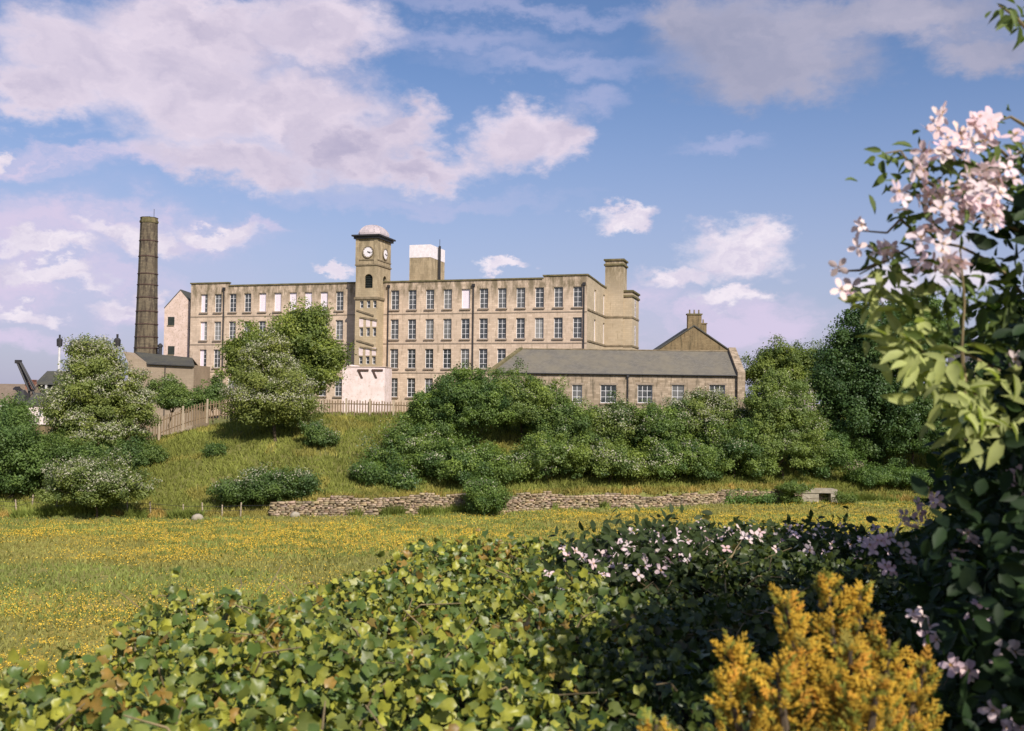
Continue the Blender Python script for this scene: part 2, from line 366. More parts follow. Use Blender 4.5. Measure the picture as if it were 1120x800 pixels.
M['clem'] = leaf_mat('climber leaf', (0.085, 0.12, 0.04), (1.2, 1.4, .5), .3, .55, .18, .2, 30)
M['petal'] = leaf_mat('pink petal', (0.84, 0.66, 0.66), (1, .85, .85), .3, .55, .2, .12, 20)
M['stamen'] = leaf_mat('tawny stamens', (0.42, 0.25, 0.08), (1, .9, .5), .2, .7, .1, 0)
M['gold'] = leaf_mat('golden conifer', (0.66, 0.42, 0.05), (1.1, 1.0, .4), .25, .6, .2, .1, 5)
M['wmask'] = leaf_mat('wildflower', (0.7, 0.6, 0.5))

# ------------------------------------------------------------------ terrain
def sst(a, b, x):
    t = np.clip((x - a) / (b - a), 0, 1); return t * t * (3 - 2 * t)
_g = RNG.random((64, 64))
def vnoise(x, y, s):
    x = np.asarray(x, dtype=float) / s + 100.3; y = np.asarray(y, dtype=float) / s + 57.7
    xi = np.floor(x).astype(int); yi = np.floor(y).astype(int); fx = x - xi; fy = y - yi
    fx = fx*fx*(3-2*fx); fy = fy*fy*(3-2*fy)
    g = lambda a, b: _g[a % 64, b % 64]
    return (g(xi, yi)*(1-fx)+g(xi+1, yi)*fx)*(1-fy) + (g(xi, yi+1)*(1-fx)+g(xi+1, yi+1)*fx)*fy
def foot(x):            # where the meadow ends
    x = np.asarray(x, dtype=float)
    return np.interp(x, [-80, -21, 34, 60, 120], [86, 89, 109, 112, 120])
def height(x, y):
    x = np.asarray(x, dtype=float); y = np.asarray(y, dtype=float)
    garden = 9.2 - np.clip(y - 3.0, 0, None) * 0.40
    garden = np.where(x < -2.2, garden, garden)
    zf = np.clip(garden, 0, None)
    yf = foot(x)
    top = np.interp(x, [-90, -58, -44, -29, -24, 40, 60, 120], [3.4, 4.0, 4.9, 8.2, 8.7, 8.8, 7.6, 7.0])
    wallz = 1.35 * sst(-23, -17, x) * (1 - sst(33, 37, x)) * sst(0.35, 0.9, y - yf)   # ground held up behind the wall
    width = np.interp(x, [-90, -45, -22, 34, 60], [26, 24, 22, 19, 26])
    bank = sst(0, 1, (y - yf - .6) / width)
    bank = .55 * bank + .45 * np.clip((y - yf - .6) / width, 0, 1)
    z = zf + wallz * (1 - bank) + top * bank
    z = z + (vnoise(x, y, 3.1) - .5) * .28 * sst(28, 40, y) * (1 - sst(180, 260, y)) + (vnoise(x, y, 9.) - .5) * .35 * sst(35, 60, y)
    return z
def hz(x, y): return float(height(np.array([x]), np.array([y]))[0])
def ground_hit(px, py):
    d = ray(px, py); t = 30.0
    for i in range(1400):
        p = Vector((0, 0, EYE)) + d * t
        if p.z <= hz(p.x, p.y): return p
        t += 0.2
    return Vector((0, 0, EYE)) + d * 150
def axis(*segs):
    out = []
    for a, b, s in segs: out += list(np.arange(a, b, s))
    return np.array(out + [segs[-1][1]])
xs = axis((-2500, -300, 200), (-300, -80, 20), (-80, 80, 0.8), (80, 300, 20), (300, 2500, 200))
ys = axis((-300, -20, 40), (-20, 30, 2), (30, 140, 0.7), (140, 260, 8), (260, 4500, 300))
gx, gy = np.meshgrid(xs, ys)
gz = height(gx, gy)
nx_, ny_ = len(xs), len(ys)
idx = np.arange(nx_ * ny_).reshape(ny_, nx_)
gf = np.stack([idx[:-1, :-1], idx[:-1, 1:], idx[1:, 1:], idx[1:, :-1]], -1).reshape(-1, 4)
def butter(x, y):
    """how thickly the buttercups stand"""
    yf = foot(x)
    rel = yf - y
    b = 0.95 * sst(1.0, 4, rel) * (1 - 0.9 * sst(20, 30, rel + 6*vnoise(x, y, 12.)-3 - .12*np.clip(x, -20, 20)))
    b = b * (0.45 + 0.9 * sst(.35, .62, vnoise(x * .35, y, 5.0)))
    b = b + .5 * sst(.5, .72, vnoise(x * .5 + 40, y, 7.)) * sst(30, 40, rel)
    b = np.where((x > -8), b + .25 * sst(22, 30, rel), b)
    b = b * np.where(x > 36, .8, 1.0)
    return np.clip(b, 0, 1) * (rel > .6)
gt = np.zeros((nx_ * ny_, 3))
X_, Y_ = gx.ravel(), gy.ravel()
gt[:, 0] = butter(X_, Y_)                                   # r: flowers
gt[:, 1] = sst(0, 3, Y_ - foot(X_))                          # g: rough bank
gme = np_mesh('meadow', np.stack([X_, Y_, gz.ravel()], -1), gf, [], gt, True)
m, t, b = new_mat('meadow ground', .95, .08)
at = t.nodes.new('ShaderNodeAttribute'); at.attribute_name = 'tint'; sp = t.nodes.new('ShaderNodeSeparateColor'); t.links.new(at.outputs['Color'], sp.inputs[0])
fine = tnoise(t, 2.5, 6, .7, scaled(t, 1, 1, 1), .3, .7); mid = tnoise(t, .22, 5, .6, scaled(t, .6, 1, 1), .35, .65)
g0 = mixc(t, fine, (0.18, 0.205, 0.055), (0.25, 0.25, 0.08)); g0 = mixc(t, MATH(t, 'MULTIPLY', mid, .6), g0, (0.29, 0.25, 0.09))
g1 = mixc(t, fine, (0.14, 0.145, 0.04), (0.185, 0.18, 0.055)); g1 = mixc(t, MATH(t, 'MULTIPLY', tnoise(t, .3, 5, .65, scaled(t, 1, 1, 1), .5, .7), .75), g1, (0.22, 0.18, 0.08))
col = mixc(t, sp.outputs[1], g0, g1)
yl = tnoise(t, 5.0, 5, .75, scaled(t, .7, 1, 1), .38, .6)
col = mixc(t, MATH(t, 'MULTIPLY', MATH(t, 'MULTIPLY', sp.outputs[0], yl), .95), col, (0.56, 0.37, 0.05))
t.links.new(col, b.inputs['Base Color']); bump(t, b, fine, .8, .12)
gme.materials.append(m)
tag(link('meadow_ground', gme), kind='structure')

# ------------------------------------------------------------------ leaf clouds
def unit(v): return v / (np.linalg.norm(v, axis=1, keepdims=True) + 1e-9)
def frames(nrm, spin, up_align=None):
    """orthonormal frames: returns (n,3,3) with columns = tangent, bitangent, normal"""
    n = unit(nrm); a = np.where(np.abs(n[:, 2:3]) < .9, np.array([[0, 0, 1.]]), np.array([[1., 0, 0]]))
    t1 = unit(np.cross(a, n)); t2 = np.cross(n, t1)
    c, s = np.cos(spin)[:, None], np.sin(spin)[:, None]
    return np.stack([t1*c + t2*s, -t1*s + t2*c, n], -1)
def instance(tv, tf, pos, fr, size, tint):
    """copy a template (verts tv, faces tf) to many places; returns V, Fc, T"""
    n, k = len(pos), len(tv)
    sz = size[:, None, None] if size.ndim == 1 else size[:, None, :]
    V = np.einsum('nij,nkj->nki', fr, tv[None] * sz) + pos[:, None, :]
    Fc = tf[None] + (np.arange(n) * k)[:, None, None]
    T = np.repeat(tint[:, None, :], k, 1)
    return V.reshape(-1, 3), Fc.reshape(-1, tf.shape[1]), T.reshape(-1, 3)
def joinm(parts):
    V, Fs, T, o = [], [], [], 0
    for v, f, t_ in parts: V.append(v); Fs.append(f + o); T.append(t_); o += len(v)
    return np.concatenate(V), np.concatenate(Fs), np.concatenate(T)
DIA_V = np.array([(0, -.5, 0), (.34, .02, .07), (0, .55, -.04), (-.34, .02, .07)]); DIA_F = np.array([(0, 1, 2, 3)])
def clump_cloud(lobes, density, clump_r, rng, up=.35, leaf=.2, out_bias=1.0, ragged=.25):
    """lobes: (cx,cy,cz,rx,ry,rz). Leaf positions and normals, gathered in clumps on each lobe."""
    Ps, Ns, Ks = [], [], []
    for (cx, cy, cz, rx, ry, rz) in lobes:
        area = 4*math.pi*((rx*ry)**1.6/3+(rx*rz)**1.6/3+(ry*rz)**1.6/3)**(1/1.6)
        nc = max(7, int(area / (clump_r**2) * .60))
        d = unit(rng.normal(size=(nc, 3)))
        d[:, 2] = np.where(d[:, 2] < -.55, -d[:, 2]*.4, d[:, 2])
        rad = 1 - np.abs(rng.normal(0, ragged, nc))*.9 + rng.random(nc)*ragged*.45
        rad = np.clip(rad, .25, 1.15)
        cc = np.array([cx, cy, cz]) + d*np.array([rx, ry, rz])*rad[:, None]
        cr = clump_r*(.35+1.0*rng.random(nc)**1.5)
        stretch = np.where(rng.random(nc) < .4, .5+1.1*rng.random(nc), 0)
        per = np.maximum(5, (.72*density*cr**2*4*math.pi/(leaf**2*.38)).astype(int))
        ci = np.repeat(np.arange(nc), per); n = len(ci)
        q = unit(rng.normal(size=(n, 3))); rr = (.45+.6*rng.random(n)**.6)*(1+.22*rng.normal(size=n))
        sd = unit(d+np.array([0, 0, .7]))
        Ps.append(cc[ci] + q*(cr[ci]*rr)[:, None]*np.array([1.15, 1.15, .8]) + sd[ci]*(stretch[ci]*(q*sd[ci]).sum(1)*cr[ci])[:, None])
        nn = q*.6*out_bias + d[ci]*.35 + rng.normal(size=(n, 3))*.55 + np.array([0, 0, up])
        Ns.append(nn); Ks.append(np.stack([rng.random(nc)[ci], q[:, 2], d[ci, 2], rad[ci]], -1))
    return np.concatenate(Ps), np.concatenate(Ns), np.concatenate(Ks)
def tube_np(mb, a, b, r0, r1, rng, n=6, seg=5, wob=.06):
    a = Vector(a); b = Vector(b); L_ = (b-a).length; pts = []
    for i in range(seg+1):
        f = i/seg; j = Vector(rng.normal(size=3)*wob*L_*math.sin(f*math.pi))
        pts.append(a.lerp(b, f)+j)
    mb.path(pts, [r0+(r1-r0)*i/seg for i in range(seg+1)], n); return pts
def plant(name, label, cat, base, lobes, col=(1, 1, 1), leaf=.19, dens=1.0, clump=.55, bloom=0.0, seed=0, group=None, trunk=.16, ragged=.42, hue=.34, tip=None, bloom_top=.2):
    """a tree or bush: trunk with limbs, crown of leaves, and blossom when it is in flower. lobes in world space"""
    rng = np.random.default_rng(seed+500)
    if 10 < seed+500 < 10000 and base[1] > 60: clump *= 1.35; leaf *= 1.15
    base = Vector(base)
    root = empty(name, base); tag(root, label, cat, group)
    Pp, Nn, K = clump_cloud(lobes, dens, clump, rng, leaf=leaf, ragged=ragged)
    keep = Pp[:, 2] > height(Pp[:, 0], Pp[:, 1]) + .02
    Pp, Nn, K = Pp[keep], Nn[keep], K[keep]
    n = len(Pp)
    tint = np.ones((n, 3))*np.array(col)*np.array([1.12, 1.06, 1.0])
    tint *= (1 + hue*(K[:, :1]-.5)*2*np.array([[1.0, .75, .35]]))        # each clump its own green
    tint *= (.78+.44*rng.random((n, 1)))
    if tip is not None:                                                    # some leaves on each clump's upper side take this tint
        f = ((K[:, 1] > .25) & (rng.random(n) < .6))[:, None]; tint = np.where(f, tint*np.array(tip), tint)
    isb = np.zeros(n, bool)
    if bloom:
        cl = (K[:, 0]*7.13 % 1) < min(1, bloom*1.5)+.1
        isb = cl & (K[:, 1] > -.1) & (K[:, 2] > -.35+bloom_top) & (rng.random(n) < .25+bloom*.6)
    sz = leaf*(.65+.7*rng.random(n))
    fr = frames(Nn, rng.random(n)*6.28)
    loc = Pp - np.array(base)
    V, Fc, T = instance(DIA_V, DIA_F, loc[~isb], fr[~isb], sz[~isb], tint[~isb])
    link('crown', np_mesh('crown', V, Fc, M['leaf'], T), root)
    if isb.any():
        bt = np.ones((isb.sum(), 3))*(.7+.5*rng.random((isb.sum(), 1)))*np.array([[1, 1, 1]])
        V, Fc, T = instance(DIA_V, DIA_F, loc[isb]+np.array([0, 0, .04]), fr[isb], sz[isb]*.85, bt)
        link('blossom', np_mesh('blossom', V, Fc, M['blossom'], T), root)
    mb = MB(); cen = np.mean([l[:3] for l in lobes], axis=0); top = Vector(cen) - base
    if trunk:
        mid = Vector((top.x*.5, top.y*.5, top.z*.62))
        tube_np(mb, (0, 0, -.3), mid, trunk, trunk*.7, rng)
        for (cx, cy, cz, rx, ry, rz) in lobes:
            for k in range(4):
                d = rng.normal(size=3); d /= np.linalg.norm(d); d[2] = abs(d[2])*.8
                e = Vector((cx+d[0]*rx*.8, cy+d[1]*ry*.8, cz+d[2]*rz*.8)) - base
                tube_np(mb, mid, e, trunk*.5, trunk*.1, rng, 5, 4)
        mb.build('trunk', M['bark'], root, smooth=True)
    return root
def px_lobes(spec, Y, depth=.85, clump=.5):
    """(px, py, half width px, half height px[, depth offset m]) -> lobes in metres at depth Y"""
    out = []
    for s in spec:
        cx, cy, rx, ry = s[:4]; dy = s[4] if len(s) > 4 else 0
        p = P(cx, cy, Y+dy); k = pxm(Y+dy)
        out.append((p.x, p.y, p.z, max(rx*k-.02*clump, .5*rx*k), max(rx, ry)*k*depth, max(ry*k-.12*clump, .5*ry*k)))
    return out
def px_plant(name, label, cat, bpx, bpy_, spec, Y=None, **kw):
    """stand a plant where the ground is seen at (bpx, bpy_)"""
    if Y is None:
        g = ground_hit(bpx, bpy_); base = Vector((g.x, g.y+.6, hz(g.x, g.y+.6)))
    else:
        g = P(bpx, bpy_, Y); base = Vector((g.x, Y, hz(g.x, Y)))
    return plant(name, label, cat, base, px_lobes(spec, base.y, .85, kw.get('clump', .5)), **kw)

# ------------------------------------------------------------------ the mill
TH = R(16.5)
C0 = P(641, 440, 138.0); GZ = 8.7
C0 = Vector((C0.x, 138.0, GZ))
EV = Vector((math.cos(TH), -math.sin(TH), 0)); NV = Vector((math.sin(TH), math.cos(TH), 0))
def fac(px, py, yl=0.0):
    """mill-local x and z where the line of sight meets the plane yl behind the front"""
    d = ray(px, py); o = Vector((0, 0, EYE)) - C0
    t_ = (yl - o.dot(NV)) / d.dot(NV); p = o + d*t_
    return p.dot(EV), p.z
mill = empty('mill_building', C0, -TH)
tag(mill, 'long four storey sandstone textile mill with rows of white framed windows and a clock tower', 'mill')
def wall_holes(mb, tr, x0, x1, z0, z1, holes, depth=.28):
    xc = sorted({x0, x1, *[h[0] for h in holes], *[h[1] for h in holes]}); zc = sorted({z0, z1, *[h[2] for h in holes], *[h[3] for h in holes]})
    for i in range(len(xc)-1):
        for j in range(len(zc)-1):
            cx, cz = (xc[i]+xc[i+1])/2, (zc[j]+zc[j+1])/2
            if any(h[0] < cx < h[1] and h[2] < cz < h[3] for h in holes): continue
            mb.quad(*[tr(*p) for p in ((xc[i], 0, zc[j]), (xc[i+1], 0, zc[j]), (xc[i+1], 0, zc[j+1]), (xc[i], 0, zc[j+1]))])
    for a, b_, c, d in holes:
        mb.quad(*[tr(*p) for p in ((a, 0, c), (a, 0, d), (a, depth, d), (a, depth, c))])
        mb.quad(*[tr(*p) for p in ((b_, 0, d), (b_, 0, c), (b_, depth, c), (b_, depth, d))])
        mb.quad(*[tr(*p) for p in ((a, 0, d), (b_, 0, d), (b_, depth, d), (a, depth, d))])
        mb.quad(*[tr(*p) for p in ((b_, 0, c), (a, 0, c), (a, depth, c), (b_, depth, c))])
_wm = {}
def window_mesh(w_, h_, nx, nz, fw=.07, bar=.045):
    key = (round(w_, 2), round(h_, 2), nx, nz)
    if key in _wm: return _wm[key]
    mb = MB(); w_, h_ = w_-.01, h_-.01
    mb.box(0, fw, 0, .07, 0, h_); mb.box(w_-fw, w_, 0, .07, 0, h_)
    mb.box(fw, w_-fw, 0, .07, 0, fw); mb.box(fw, w_-fw, 0, .07, h_-fw, h_)
    for i in range(1, nx): x = w_*i/nx; mb.box(x-bar*.6, x+bar*.6, .012, .06, fw, h_-fw)
    for j in range(1, nz): z = h_*j/nz; mb.box(fw, w_-fw, .015, .055, z-bar/2, z+bar/2)
    fme = bpy.data.meshes.new('window'); fme.from_pydata(mb.v, [], mb.f); fme.materials.append(M['frame'])
    pb = MB().box(.01, w_-.01, .035, .045, .01, h_-.01)
    pme = bpy.data.meshes.new('pane'); pme.from_pydata(pb.v, [], pb.f); pme.materials.append(M['glass'])
    bb = MB().box(.03, w_-.03, .020, .034, .03, h_-.03)
    bme = bpy.data.meshes.new('blind'); bme.from_pydata(bb.v, [], bb.f); bme.materials.append(M['blind'])
    sb = MB().box(-.16, w_+.16, -.42, -.0, -.2, -.0)
    sme = bpy.data.meshes.new('sill'); sme.from_pydata(sb.v, [], sb.f); sme.materials.append(M['sill'])
    _wm[key] = (fme, pme, bme, sme); return _wm[key]
def put_window(parent, x, z, w_, h_, nx=2, nz=4, ydep=.22, blind=False, sill=True, rz=0, y0=0, half=None):
    f, p_, b_, s_ = window_mesh(w_, h_, nx, nz)
    o = link('window', f, parent, (x+.005, y0+ydep, z+.005)); o.rotation_euler = (0, 0, rz)
    if rz: o.location = (x, y0, z+.005)
    link('pane', p_, o)
    if blind: link('blind', b_, o)
    elif half:
        hb = MB().box(.04, w_*.5 if half == 'L' else w_-.04, .020, .034, .04, h_-.04); hb.build('blind', M['blind'], o)
    if sill: link('sill', s_, o)
    return o
# rows (local z) read from the second-last column
rows = []
for (pa, pb_) in ((315.7, 337.4), (348.4, 370.6), (381.6, 403.2), (414.2, 435.5)):
    _, za = fac(528.4, pa); _, zb = fac(528.4, pb_); rows.append((zb, za))
colsR = [fac(p_, 360)[0] for p_ in (431.4, 450.4, 469.7, 489, 508.5, 528.4, 548.8, 569.4, 590, 610.7, 631.4)]
colsL = [fac(p_, 360)[0] for p_ in (222.6, 237.8, 253.8, 270, 286, 302.3, 319, 336.2, 353.4, 370.9)]
# tidy to even bays
def even(c): a, b_ = c[0], c[-1]; n = len(c); return [a+(b_-a)*i/(n-1) for i in range(n)]
colsR = even(colsR); colsL = [colsL[0]] + even(colsL[1:])
WW, WWL = 1.30, 1.24
xL = fac(208, 360)[0]; ztop = fac(560, 306.0)[1]; zstep = fac(620, 301.8)[1]; zstepL = fac(225, 310.6)[1]
xStep = fac(594.5, 304)[0]; xStepL = fac(250, 311)[0]
DEPTH = 17.0
holesF = [(c-WW/2, c+WW/2, z0, z1) for c in colsR for z0, z1 in rows] + [(c-WWL/2, c+WWL/2, z0, z1) for c in colsL for z0, z1 in rows]
mb = MB(); idt = lambda x, y, z: (x, y, z)
wall_holes(mb, idt, xL, 0, -1, ztop, holesF)
mb.box(xStep, 0, 0, .5, ztop, zstep); mb.box(xL, xStepL, 0, .5, ztop, zstepL)          # raised ends of the parapet
mb.quad((xL, DEPTH+.0, -1), (xL, DEPTH, ztop), (0, DEPTH, ztop), (0, DEPTH, -1))
mb.quad((xL, 0, -1), (xL, 0, ztop), (xL, DEPTH, ztop), (xL, DEPTH, -1))
mb.quad((xL, .5, ztop-.5), (0, .5, ztop-.5), (0, DEPTH, ztop-.5), (xL, DEPTH, ztop-.5))
mb.quad((xL, .5, ztop-.5), (0, .5, ztop-.5), (0, .5, ztop), (xL, .5, ztop))
mb.build('front_wall', M['mill'], mill)
# right end wall, seen at a slant, with narrow blanked windows
tre = lambda x, y, z: (0 - y, x, z)
endw = MB(); eh = []
for cx in (5.6, 12.2):
    for r_, (z0, z1) in enumerate(rows): eh.append((cx-.6, cx+.6, z0-.2, z1+.1))
wall_holes(endw, tre, 0.0, DEPTH, -1, ztop, eh, .22)
pr = [(0.5, ztop), (0.5, zstep), (4.6, zstep-.1), (8.2, ztop+.5), (11, ztop+.1), (DEPTH, ztop-.3), (DEPTH, ztop)]
endw.prismx([(a, b_) for a, b_ in [(0.5, ztop), (4.6, ztop), (4.6, zstep-.1), (0.5, zstep)]], -.5, 0)
endw.prismx([(4.6, ztop), (9.5, ztop), (9.5, ztop+.05), (4.6, zstep-.1)], -.5, 0)
endw.build('end_wall', M['side'], mill)
for (a, b_, c, d) in eh:
    o = put_window(mill, -.18, c, b_-a, d-c, 1, 4, 0, True, False, math.pi/2, a)
cp = MB()
cp.box(xL-.12, xStepL+.1, -.14, .6, zstepL, zstepL+.2); cp.box(xStepL+.1, xStep-.1, -.14, .6, ztop, ztop+.2); cp.box(xStep-.1, .14, -.14, .6, zstep, zstep+.2)
cp.prismx([(.6, zstep), (4.7, zstep-.1), (9.5, ztop+.05), (DEPTH, ztop), (DEPTH, ztop+.22), (9.5, ztop+.27), (4.7, zstep+.1), (.6, zstep+.2)], -.56, .12)
cp.build('parapet_coping', M['coping'], mill)
sc_ = MB()                                                     # string courses round the end
for z0, z1 in rows[:3]:
    sc_.box(.0, .12, .3, DEPTH, z0-.45, z0-.2)
sc_.build('string_course', M['trim'], mill)
hb = MB()
for k in (0, 1, 2): hb.box(xL, 0, -.05, 0, rows[k][0]-.75, rows[k][0]-.60)
hb.build('string_course', M['sill'], mill)
for i, c in enumerate(colsR):
    for k, (z0, z1) in enumerate(rows):
        put_window(mill, c-WW/2, z0, WW, z1-z0, 2, 4, blind=(i == 4 and k == 0), half=None)
for i, c in enumerate(colsL):
    for k, (z0, z1) in enumerate(rows):
        if i in (4, 5, 6, 7) and k > 1: continue
        put_window(mill, c-WWL/2, z0, WWL, z1-z0, 2, 4, blind=(k == 0 and 4 <= i <= 8), half='L' if i == 0 and k != 3 else None)
# masonry where the hidden windows of the left wing would be
hb = MB()
for i in (4, 5, 6, 7):
    for k in (2, 3): z0, z1 = rows[k]; c = colsL[i]; hb.box(c-WWL/2, c+WWL/2, .15, .25, z0, z1)
hb.build('blocked_window', M['mill'], mill)
for pp, ztp in ((517.6, ztop-.9), (638.6, zstep-1.4), (424.6, ztop-.8), (244.5, ztop-.6)):
    x, _ = fac(pp, 360); dp = MB().bar((x, -.12, -1), (x, -.12, ztp), .1, .1, 8).box(x-.2, x+.2, -.3, 0.0, ztp, ztp+.4)
    dp.build('drainpipe', M['iron'], mill)
# privy turret and chimney shaft against the end wall
def turret(name, px0, px1, py_top, yl, dep, mat, cap=True):
    x0, zt = fac(px0, py_top, yl); x1, _ = fac(px1, py_top, yl)
    tb = MB().box(x0, x1, yl, yl+dep, -1, zt); o = tb.build(name, mat, mill)
    c = MB().box(x0-.18, x1+.18, yl-.18, yl+dep+.18, zt-.9, zt-.62).box(x0-.2, x1+.2, yl-.2, yl+dep+.2, zt-.14, zt+.12)
    c.build('coping', M['coping'], o)
    return x0, x1, zt, o
x0, x1, zt, o1 = turret('chimney_stack', 662, 681.5, 284.5, 13.5, 3.4, M['side'])
sb = MB()
for z0, z1 in rows[:3]: sb.box(x0-.08, x1+.08, 13.4, 16.95, z0-.45, z0-.2)
sb.build('string_course', M['trim'], o1)
xm0, xm1, zt, o2 = turret('stair_turret', 681.2, 691.5, 318.5, 14.3, 6.2, M['side'])
sb = MB()
for z0, z1 in rows[:3]: sb.box(xm0-.0, xm1+.1, 14.2, 20.5, z0-.45, z0-.2)
sb.build('string_course', M['trim'], o2)
for z0, z1 in rows[:3]:
    put_window(mill, xm1+.02, z0-.1, 1.2, z1-z0+.1, 1, 4, 0, True, False, math.pi/2, 16.5)
# roof-top tank house
yl = 6.0; xa, za = fac(448.2, 267.5, yl); xb, zb = fac(470.8, 281.5, yl); xc, zc_ = fac(470.8, 267.5, yl)
ph = MB().box(xa, xb, yl, yl+6.2, ztop-.6, zb).build('roof_house', M['tower'], mill)
MB().box(xa-.03, xb+.03, yl-.03, yl+6.23, zb, zc_).build('white_tank', M['white'], ph)
xm, zm0 = fac(481.5, 306, 9.0); _, zm1 = fac(481.5, 262, 9.0)
MB().bar((xb+.35, 9, ztop-.5), (xb+.35, 9, zm1), .07, .04).box(xb+.2, xb+.5, 8.85, 9.15, zm0, zm0+5.2).build('mast', M['iron'], ph)
# clock tower
PR = 2.6
tx0, tz = fac(389.8, 263, -PR); tx1, _ = fac(412.9, 263, -PR); TD = 4.9
def tz_(py): return fac(403, py, -PR)[1]
zE, zB, zL2 = tz_(260.5), tz_(326), tz_(289.5)
tw = MB()
aw = (tx0+(tx1-tx0)*.5)
small = []
for px_ in (395.2, 402.6, 409.6):
    xx, _ = fac(px_, 350, -PR)
    for (pt, pb2) in ((329, 337), (358.5, 368), (390, 398.5)): small.append((xx-.30, xx+.30, tz_(pb2), tz_(pt)))
ax0, ax1 = fac(398.6, 305, -PR)[0], fac(407.6, 305, -PR)[0]; az0, az1 = tz_(315.3), tz_(300)
arch = (ax0, ax1, az0, az1-.35)
trt = lambda x, y, z: (x, -PR+y, z)
wall_holes(tw, trt, tx0, tx1, -1, zE, small+[(ax0, ax1, az0, az1)], .35)
trs = lambda x, y, z: (tx1-y, -PR+x, z)
sa0, sa1 = 2.2, 3.5
wall_holes(tw, trs, 0, TD, -1, zE, [(sa0, sa1, az0, az1)], .35)
tw.quad((tx0, -PR, -1), (tx0, -PR, zE), (tx0, -PR+TD, zE), (tx0, -PR+TD, -1))
tw.quad((tx0, -PR+TD, -1), (tx0, -PR+TD, zE), (tx1, -PR+TD, zE), (tx1, -PR+TD, -1))
tower = tw.build('clock_tower', M['tower'], mill)
# spandrels that round the bell openings, and the dark louvres behind
def spandrel(mb_, tr, a, b_, zt_, dpt):
    r_ = (b_-a)/2; c = (a+b_)/2; n = 8
    for sgn in (-1, 1):
        pts = [(c+sgn*r_, zt_)]+[(c+sgn*r_*math.cos(t2*math.pi/2/n), zt_-r_+r_*math.sin(t2*math.pi/2/n)) for t2 in range(n+1)]
        for i in range(1, n+1): mb_.quad(tr(pts[0][0], .004, pts[0][1]), tr(pts[i][0], .004, pts[i][1]), tr(pts[min(i+1, n+1)][0], .004, pts[min(i+1, n+1)][1]))
        for i in range(1, n): mb_.quad(tr(pts[i][0], .004, pts[i][1]), tr(pts[i+1][0], .004, pts[i+1][1]), tr(pts[i+1][0], dpt, pts[i+1][1]), tr(pts[i][0], dpt, pts[i][1]))
sp_ = MB(); spandrel(sp_, trt, ax0, ax1, az1, .34); spandrel(sp_, trs, sa0, sa1, az1, .34); sp_.build('arch_spandrel', M['tower'], tower)
lv = MB().box(ax0, ax1, -PR+.36, -PR+.42, az0, az1).box(tx1-.42, tx1-.36, -PR+sa0, -PR+sa1, az0, az1)
for k in range(7):
    z = az0+.12+k*(az1-az0-.3)/7; lv.box(ax0+.05, ax1-.05, -PR+.24, -PR+.30, z, z+.1)
lv.build('louvre', M['dark'], tower)
for (a, b_, c, d) in small:
    f = put_window(tower, a, c, b_-a, d-c, 1, 2, .2, False, False, y0=-PR)
lp = MB()
for (a, b_, c, d) in small[1:]:
    if d < tz_(350): lp.box(a-.02, b_+.02, -PR-.02, -PR, d+.12, d+1.25)
lp.build('pale_panel', M['render'], tower)
tr_ = MB()
def band(py0, py1, pr): MB().box(tx0-pr, tx1+pr, -PR-pr, -PR+TD+pr, tz_(py1), tz_(py0)).build('string_course', M['trim'], tower)
band(325, 327.5, .16); band(289, 290.6, .12); band(283.6, 284.8, .08)
for (ya, yb, yc, yd) in ((338.5, 344.5, 346.5, 349.5), (371.5, 377, 379, 381.8)):
    tr_ = MB(); xa_, za_ = fac(390.5, ya, -PR); xb_, zb_ = fac(409, yb, -PR)
    tr_.prism([(xa_, za_-.22), (xb_, zb_-.22), (xb_, zb_), (xa_, za_)], -PR-.14, -PR-.002)
    xa_, za_ = fac(394, yc, -PR); xb_, zb_ = fac(412.8, yd, -PR)
    tr_.prism([(xa_, za_-.2), (xb_, zb_-.28), (xb_, zb_), (xa_, za_)], -PR-.13, -PR-.003); tr_.build('stair_string', M['trim'], tower)
for xx in (tx0+.0, tx1-.42):
    MB().box(xx-.06, xx+.48, -PR-.09, -PR-.001, zL2+.0, zE).build('pilaster', M['tower'], tower)
ez = tz_(258.6)
MB().box(tx0-.55, tx1+.55, -PR-.55, -PR+TD+.55, ez, ez+.22).box(tx0-.3, tx1+.3, -PR-.3, -PR+TD+.3, ez-.35, ez-.0).build('cornice', M['iron'], tower)
dm = MB(); hx, hy = (tx1-tx0)/2+.15, TD/2+.1; cxm, cym = (tx0+tx1)/2, -PR+TD/2; ztd = fac(408, 247, -PR+TD/2)[1]; hd = ztd-(ez+.22)
vs, fs = [], []
lev = [(1, 0), (1, .22), (.93, .42), (.80, .64), (.58, .84), (.30, .96), (.0, 1.0)]; n = 16
for s_, h_ in lev:
    for i in range(n):
        a = 2*math.pi*(i+.5)/n; p4 = 4.0
        k = 1/((abs(math.cos(a))**p4+abs(math.sin(a))**p4)**(1/p4))
        vs.append((cxm+hx*s_*k*math.cos(a)*1.0, cym+hy*s_*k*math.sin(a), ez+.22+hd*h_))
for L_ in range(len(lev)-1):
    for i in range(n): fs.append((L_*n+i, L_*n+(i+1) % n, (L_+1)*n+(i+1) % n, (L_+1)*n+i))
dm.add(vs, fs)
dome = dm.build('dome', M['lead'], tower)
rb = MB()
for i in range(n):
    for L_ in range(1, len(lev)-1): rb.bar(Vector(vs[L_*n+i])+Vector((0, 0, .02)), Vector(vs[(L_+1)*n+i])+Vector((0, 0, .02)), .05, .05, 5)
for v3 in rb.v: pass
rb.build('dome_rib', M['lead'], tower)
